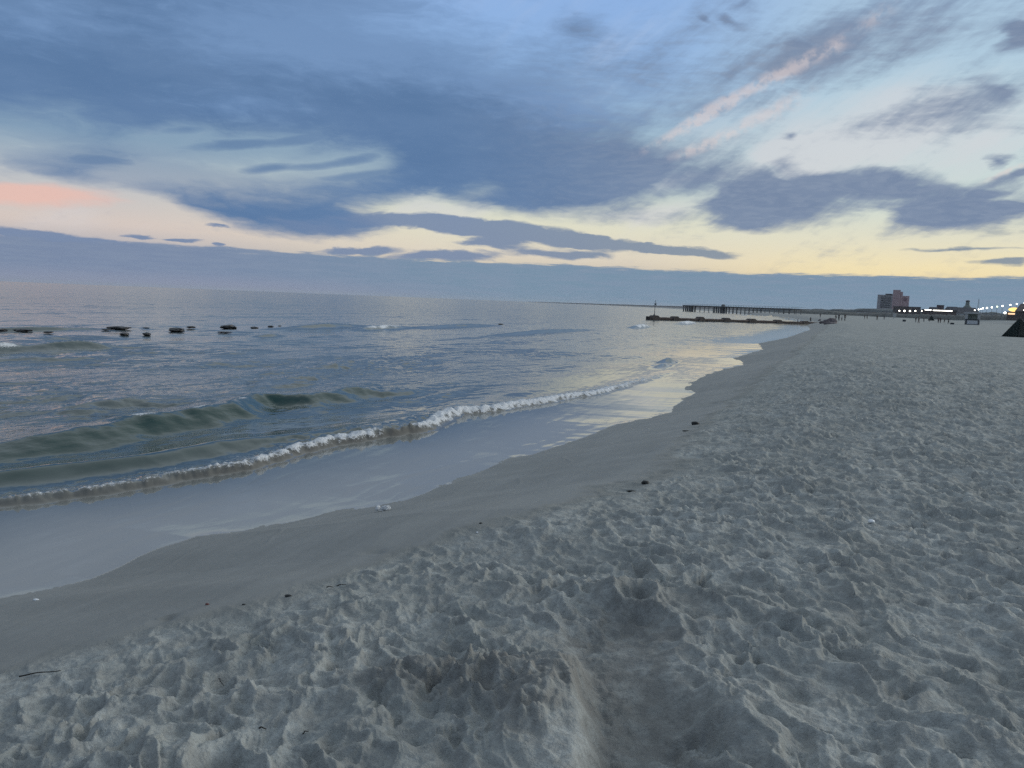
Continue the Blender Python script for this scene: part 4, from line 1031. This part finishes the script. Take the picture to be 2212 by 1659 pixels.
# ---- people, one continuous body each
def person(x4, y4, h, face, pose, top, bottom, label, hairc=None):
    p_ = g4(x4, y4)
    o = empty('person', p_, label, 'person', 'people far along the beach', rz=face)
    s_ = h / 1.75
    lean, stride, arm = pose
    J = {'pel': (0, 0, .95), 'spi': (0, lean * .3, 1.15), 'che': (0, lean * .6, 1.38), 'nek': (0, lean * .8, 1.52), 'hed': (0, lean * .95 + .01, 1.63), 'top': (0, lean, 1.72)}
    for sd, sx_ in (('l', -1), ('r', 1)):
        st = stride * sx_
        J['hip' + sd] = (sx_ * .09, 0, .90); J['kne' + sd] = (sx_ * .10, st * .22 + .02, .49); J['ank' + sd] = (sx_ * .10, st * .36 - .02, .08); J['toe' + sd] = (sx_ * .11, st * .36 + .14, .03)
        J['sho' + sd] = (sx_ * .18, lean * .7, 1.43); J['elb' + sd] = (sx_ * (.23 + .10 * arm), lean * .7 - st * .12 + .05 * arm, 1.15 + .05 * arm); J['wri' + sd] = (sx_ * (.23 + .02 * arm), lean * .7 - st * .10 + .12 + .12 * arm, .92 + .22 * arm); J['han' + sd] = (sx_ * (.22 - .03 * arm), lean * .7 - st * .10 + .16 + .16 * arm, .84 + .26 * arm)
    E_ = [('pel', 'spi'), ('spi', 'che'), ('che', 'nek'), ('nek', 'hed'), ('hed', 'top')]
    for sd in 'lr': E_ += [('pel', 'hip' + sd), ('hip' + sd, 'kne' + sd), ('kne' + sd, 'ank' + sd), ('ank' + sd, 'toe' + sd), ('che', 'sho' + sd), ('sho' + sd, 'elb' + sd), ('elb' + sd, 'wri' + sd), ('wri' + sd, 'han' + sd)]
    RAD = {'pel': .135, 'spi': .115, 'che': .13, 'nek': .055, 'hed': .095, 'top': .07, 'hip': .085, 'kne': .058, 'ank': .04, 'toe': .03, 'sho': .055, 'elb': .04, 'wri': .028, 'han': .035}
    def skin(name, keys, edges, grow, mt, sub=1):
        me = bpy.data.meshes.new(name); ks = list(keys)
        me.from_pydata([tuple(c_ * s_ for c_ in J[k]) for k in ks], [(ks.index(a), ks.index(b)) for a, b in edges], [])
        ob = bpy.data.objects.new(name, me); COL.objects.link(ob); ob.parent = o
        md = ob.modifiers.new('skin', 'SKIN'); md.use_smooth_shade = True
        for k, v in zip(ks, me.skin_vertices[0].data):
            r_ = (RAD[k[:3]] + grow) * s_; v.radius = (r_, r_ * (.8 if k[:3] in ('pel', 'spi', 'che') else 1)); v.use_root = (k == ks[0])
        sb = ob.modifiers.new('sub', 'SUBSURF'); sb.levels = sub; sb.render_levels = sub
        me.materials.append(mt); return ob
    skin('body', J.keys(), E_, 0, M['skin'])
    sk = ['spi', 'che', 'pel', 'shol', 'elbl', 'shor', 'elbr']
    skin('shirt', sk, [('spi', 'che'), ('spi', 'pel'), ('che', 'shol'), ('shol', 'elbl'), ('che', 'shor'), ('shor', 'elbr')], .022, top)
    tk = ['pel', 'hipl', 'knel', 'hipr', 'kner', 'ankl', 'ankr']
    skin('trousers', tk, [('pel', 'hipl'), ('hipl', 'knel'), ('pel', 'hipr'), ('hipr', 'kner'), ('knel', 'ankl'), ('kner', 'ankr')], .018, bottom)
    bm = bmesh.new(); bmesh.ops.create_uvsphere(bm, u_segments=12, v_segments=8, radius=.115 * s_)
    for v in bm.verts: v.co = Vector((v.co.x, v.co.y * 1.08 + (lean - .015) * s_, max(v.co.z, -.045 * s_) + 1.665 * s_))
    obj('hair', bm, hairc or M['hair'], o, True)
    return o
dk1 = pmat('black_cloth', (.022, .024, .03), .9, .2); dk2 = pmat('navy_cloth', (.03, .04, .06), .9, .2); gr = pmat('grey_cloth', (.14, .15, .16), .9, .1); rd = pmat('maroon_cloth', (.09, .05, .055), .9, .1); wh = pmat('white_cloth', (.5, .52, .54), .9, .05); bl = pmat('blue_cloth', (.08, .11, .16), .9, .1)
PPL = [(3014, 1266, 1.15, 1.2, (.02, .2, 0), gr, dk2, 'small person in grey standing behind the jetty, nearest its middle'),
       (3141, 1274, 1.35, 2.0, (.02, .3, .3), gr, gr, 'pale-clothed person standing at the landward third of the jetty'),
       (3191, 1271, 1.62, 2.6, (.05, .7, 0), dk1, dk1, 'person in black walking at the landward end of the jetty'),
       (3229, 1255, 1.55, .4, (.02, .4, 0), gr, dk2, 'faint grey figure on the sand just beyond the jetty root'),
       (3291, 1263, 1.5, .8, (.10, .3, .8), dk1, dk2, 'leftmost dark figure of the small group beyond the stone heap'),
       (3302, 1264, 1.6, 3.0, (.02, .2, .2), dk2, dk1, 'second figure of the small group beyond the stone heap, arms close'),
       (3314, 1263, 1.2, 3.4, (.12, .2, .8), wh, dk1, 'white-shirted bending figure in the small group beyond the stone heap'),
       (3326, 1263, 1.65, 3.8, (.05, .8, .2), dk1, dk1, 'rightmost striding figure of the small group beyond the stone heap'),
       (3404, 1257, 1.5, 1.0, (.02, .3, 0), rd, dk1, 'left figure in maroon of a pair far off in front of the scrub'),
       (3414, 1256, 1.6, 2.2, (.02, .3, 0), dk2, dk1, 'right figure in navy of a pair far off in front of the scrub'),
       (3453, 1261, 1.75, 3.0, (.03, .5, .3), dk1, dk1, 'black-clad figure standing alone in front of the hotel foot'),
       (3481, 1259, 1.55, 2.5, (.03, .3, 0), dk2, dk2, 'navy-clad figure alone right of the hotel foot, by the low pale building'),
       (3605, 1270, 1.5, .5, (.02, .3, .2), rd, gr, 'figure in maroon at the left end of the long scattered group'),
       (3617, 1272, 1.75, 1.3, (.02, .5, 0), dk1, rd, 'tallest figure near the left end of the long scattered group'),
       (3637, 1268, 1.45, 2.1, (.12, .3, .9), dk1, dk2, 'bending black figure left of the small pointed tent'),
       (3659, 1267, 1.3, 2.9, (.02, .2, .3), dk2, dk2, 'short navy figure in front of the small pointed tent'),
       (3694, 1272, 1.65, .3, (.02, .3, .2), rd, dk1, 'left one of two close figures right of the small pointed tent'),
       (3702, 1272, 1.65, 3.3, (.02, .3, .2), dk1, rd, 'right one of two close figures right of the small pointed tent'),
       (3718, 1271, 1.60, 1.8, (.02, .4, 0), dk1, dk1, 'lone upright black figure between the close pair and the framed board'),
       (3734, 1276, 1.5, 2.4, (.16, .3, .9), dk2, dk1, 'stooping figure nearest the framed board')]
for a_ in PPL: person(*a_)
# cooler boxes on the sand
for x4, y4, w_, h_, d_ in ((3560, 1266, .8, .55, 'small dark cooler box alone on the sand right of the hotel'), (3749, 1277, .75, .40, 'low dark cooler box on the sand left of the framed board')):
    p_ = g4(x4, y4); o = empty('cooler_box', p_, d_, 'cooler box', 'dark boxes left on the sand', rz=.4)
    bm = bmesh.new(); box(bm, -w_ / 2, w_ / 2, -.25, .25, -.03, h_ * .78, .03, (1.05, 1.05)); obj('tub', bm, dk2, o)
    bm = bmesh.new(); box(bm, -w_ / 2 * 1.08, w_ / 2 * 1.08, -.28, .28, h_ * .78 + .003, h_, .03); l_ = obj('lid', bm, dk1, o)
    bm = bmesh.new(); tube(bm, (-w_ * .3, 0, h_ + .05), (w_ * .3, 0, h_ + .05), .02); tube(bm, (-w_ * .3, 0, h_ - .01), (-w_ * .3, 0, h_ + .05), .015); tube(bm, (w_ * .3, 0, h_ - .01), (w_ * .3, 0, h_ + .05), .015); obj('handle', bm, dk1, l_)
# white post near the hotel foot
p_ = g4(3517, 1256); o = empty('signpost', p_, 'pale post with a small pale panel standing before the hotel foot', 'sign')
bm = bmesh.new(); box(bm, -.12, .12, -.12, .12, -.1, 2.4); obj('post', bm, M['cream'], o)
bm = bmesh.new(); box(bm, -.25, 1.1, -.2, -.124, .9, 2.5, .02); obj('panel', bm, M['cream'], o)

# ---- small things lying on the near sand
def shellmesh(rx, ry, rz, bend, seed):
    bm = bmesh.new(); nu, nv = 18, 9; g_ = []
    for i in range(nu + 1):
        u = i / nu * 2 - 1; row = []
        for j in range(nv + 1):
            v = j / nv * 2 - 1
            rr_ = math.sqrt(max(0, 1 - u * u * .98))
            x = rx * u; y = ry * v * rr_ * (1 + .12 * math.sin(5 * u + seed)); z = rz * (1 - (v * .95) ** 2) * rr_ ** .6 + bend * u * u + .004 * math.sin(9 * u + 5 * v + seed)
            row.append(bm.verts.new((x, y, z)))
        g_.append(row)
    for i in range(nu):
        for j in range(nv): bm.faces.new((g_[i][j], g_[i + 1][j], g_[i + 1][j + 1], g_[i][j + 1]))
    bmesh.ops.solidify(bm, geom=bm.faces[:], thickness=.006)
    return bm
p_ = g4(1504, 2011, .4)
sc_ = empty('broken_shell', p_ + Vector((0, 0, .002)), 'white broken shell with two curled lobes lying on smooth damp sand by the water', 'shell', rz=.55)
o = obj('lobe', shellmesh(.066, .034, .060, .0, 1), M['shell'], sc_, True); o.location = (.045, .005, .012); o.rotation_euler = (.15, -.12, .1)
o = obj('lobe', shellmesh(.042, .034, .065, -.01, 4), M['shell'], sc_, True); o.location = (-.050, -.010, .010); o.rotation_euler = (-.1, .25, .9)
o = obj('hinge', shellmesh(.030, .012, .018, .004, 7), M['shell'], sc_, True); o.location = (-.002, -.018, .004); o.rotation_euler = (0, 0, .3)
def bit(name, mt, x4, y4, rx, ry, rz, rot, label, cat, grp, seed, z0=1.0, lift=.0):
    p_ = g4(x4, y4, z0); o = obj(name, rockmesh(rx, ry, rz, seed, 2), mt, smooth=True); o.location = p_ + Vector((0, 0, rz * .4 + lift)); o.rotation_euler = (0, 0, rot); tag(o, label, cat, grp)
G1 = 'dark seaweed clumps on the sand'
bit('seaweed_clump', M['weed'], 2738, 1673, .085, .06, .045, .2, 'largest dark rounded seaweed clump on the smooth sand near the right bend of the water', 'seaweed', G1, 3, .6)
bit('seaweed_clump', M['weed'], 2700, 1703, .07, .03, .015, .4, 'thin dark seaweed strand just below the largest clump', 'seaweed', G1, 5, .6)
bit('seaweed_clump', M['weed'], 2540, 1912, .045, .035, .025, .1, 'dark clump at the edge of the trodden sand, middle right', 'seaweed', G1, 7, .9)
bit('seaweed_clump', M['weed'], 2485, 1941, .05, .02, .012, .5, 'flat dark strand left of the clump at the trodden edge', 'seaweed', G1, 8, .9)
bit('seaweed_clump', M['weed'], 1893, 2069, .014, .012, .008, .5, 'tiny dark speck of weed below the middle of the smooth sand', 'seaweed', G1, 9, .8)
bit('seaweed_clump', M['weed'], 1136, 2347, .028, .013, .010, .2, 'small dark weed scrap at the trodden edge, lower left', 'seaweed', G1, 10, 1.0)
bit('seaweed_clump', M['weed'], 960, 2379, .012, .008, .006, .2, 'tiny dark weed scrap just right of the red shell bit', 'seaweed', G1, 12, 1.0)
bit('shell_bit', M['redbit'], 816, 2376, .014, .012, .008, .2, 'tiny dull red shell bit at the trodden edge, lower left', 'shell', None, 13, 1.0)
bit('shell_chip', M['shell'], 1879, 2098, .011, .009, .006, .2, 'tiny white chip on the smooth sand below the weed speck', 'shell', 'small pale shell chips', 14, .8)
bit('shell_chip', M['shell'], 3430, 2057, .028, .018, .016, .5, 'white chip alone on the trodden sand at the right', 'shell', 'small pale shell chips', 15, 1.35, .01)
bit('shell_chip', M['shell'], 142, 2364, .026, .012, .010, .5, 'pale flat chip on wet sand at the far left by the water', 'shell', 'small pale shell chips', 16, .3)
def twig(a4, b4, r_, z0, label, bend=.01):
    a_ = g4(*a4, z0); b_ = g4(*b4, z0); n_ = 9; bm = bmesh.new(); prev = None
    zz = max(a_.z, b_.z) + r_ + .004
    for i in range(n_ + 1):
        t = i / n_; q = a_.lerp(b_, t); q.z = a_.z + (b_.z - a_.z) * t + r_ + .012; q += Vector((bend * math.sin(3 * t * math.pi), bend * math.cos(5 * t), .006 * math.sin(4 * t)))
        if prev is not None: tube(bm, prev, q, r_ * (1 - .5 * (i - 1) / n_), r_ * (1 - .5 * t), 7)
        prev = q
    o = obj('stick', bm, M['twig'], smooth=True); tag(o, label, 'stick', 'dark sticks on the near sand')
twig((73, 2662), (238, 2637), .0045, 1.05, 'long thin dark stick lying on the sand at the far left', .004)
twig((1018, 2877), (1048, 2883), .004, 1.3, 'short straight stick in the trodden sand, bottom left', .002)
twig((1190, 2905), (1214, 2894), .003, 1.3, 'short pale-tipped twig right of the short straight stick', .003)
twig((1325, 2316), (1362, 2308), .004, 1.0, 'dark twig at the upper edge of the trodden sand, left of centre', .003)
twig((860, 2682), (880, 2698), .003, 1.2, 'tiny dark twig standing in the sand, lower left', .003)
twig((1285, 2321), (1312, 2318), .004, 1.0, 'dark twig end left of the twig at the trodden edge', .002)

# ---- haze over sea and far shore
m_h = bpy.data.materials.new('haze'); m_h.use_nodes = True
hn = m_h.node_tree; hn.nodes.clear()
pv = hn.nodes.new('ShaderNodeVolumePrincipled'); pv.inputs['Color'].default_value = (.80, .86, .92, 1); pv.inputs['Density'].default_value = 0.00003; pv.inputs['Anisotropy'].default_value = 0.2
ho = hn.nodes.new('ShaderNodeOutputMaterial'); hn.links.new(pv.outputs[0], ho.inputs['Volume'])
bm = bmesh.new(); box(bm, -17500, 17500, -17500, 17500, -6, 48)
hz_ = obj('haze', bm, m_h); hz_['kind'] = 'stuff'
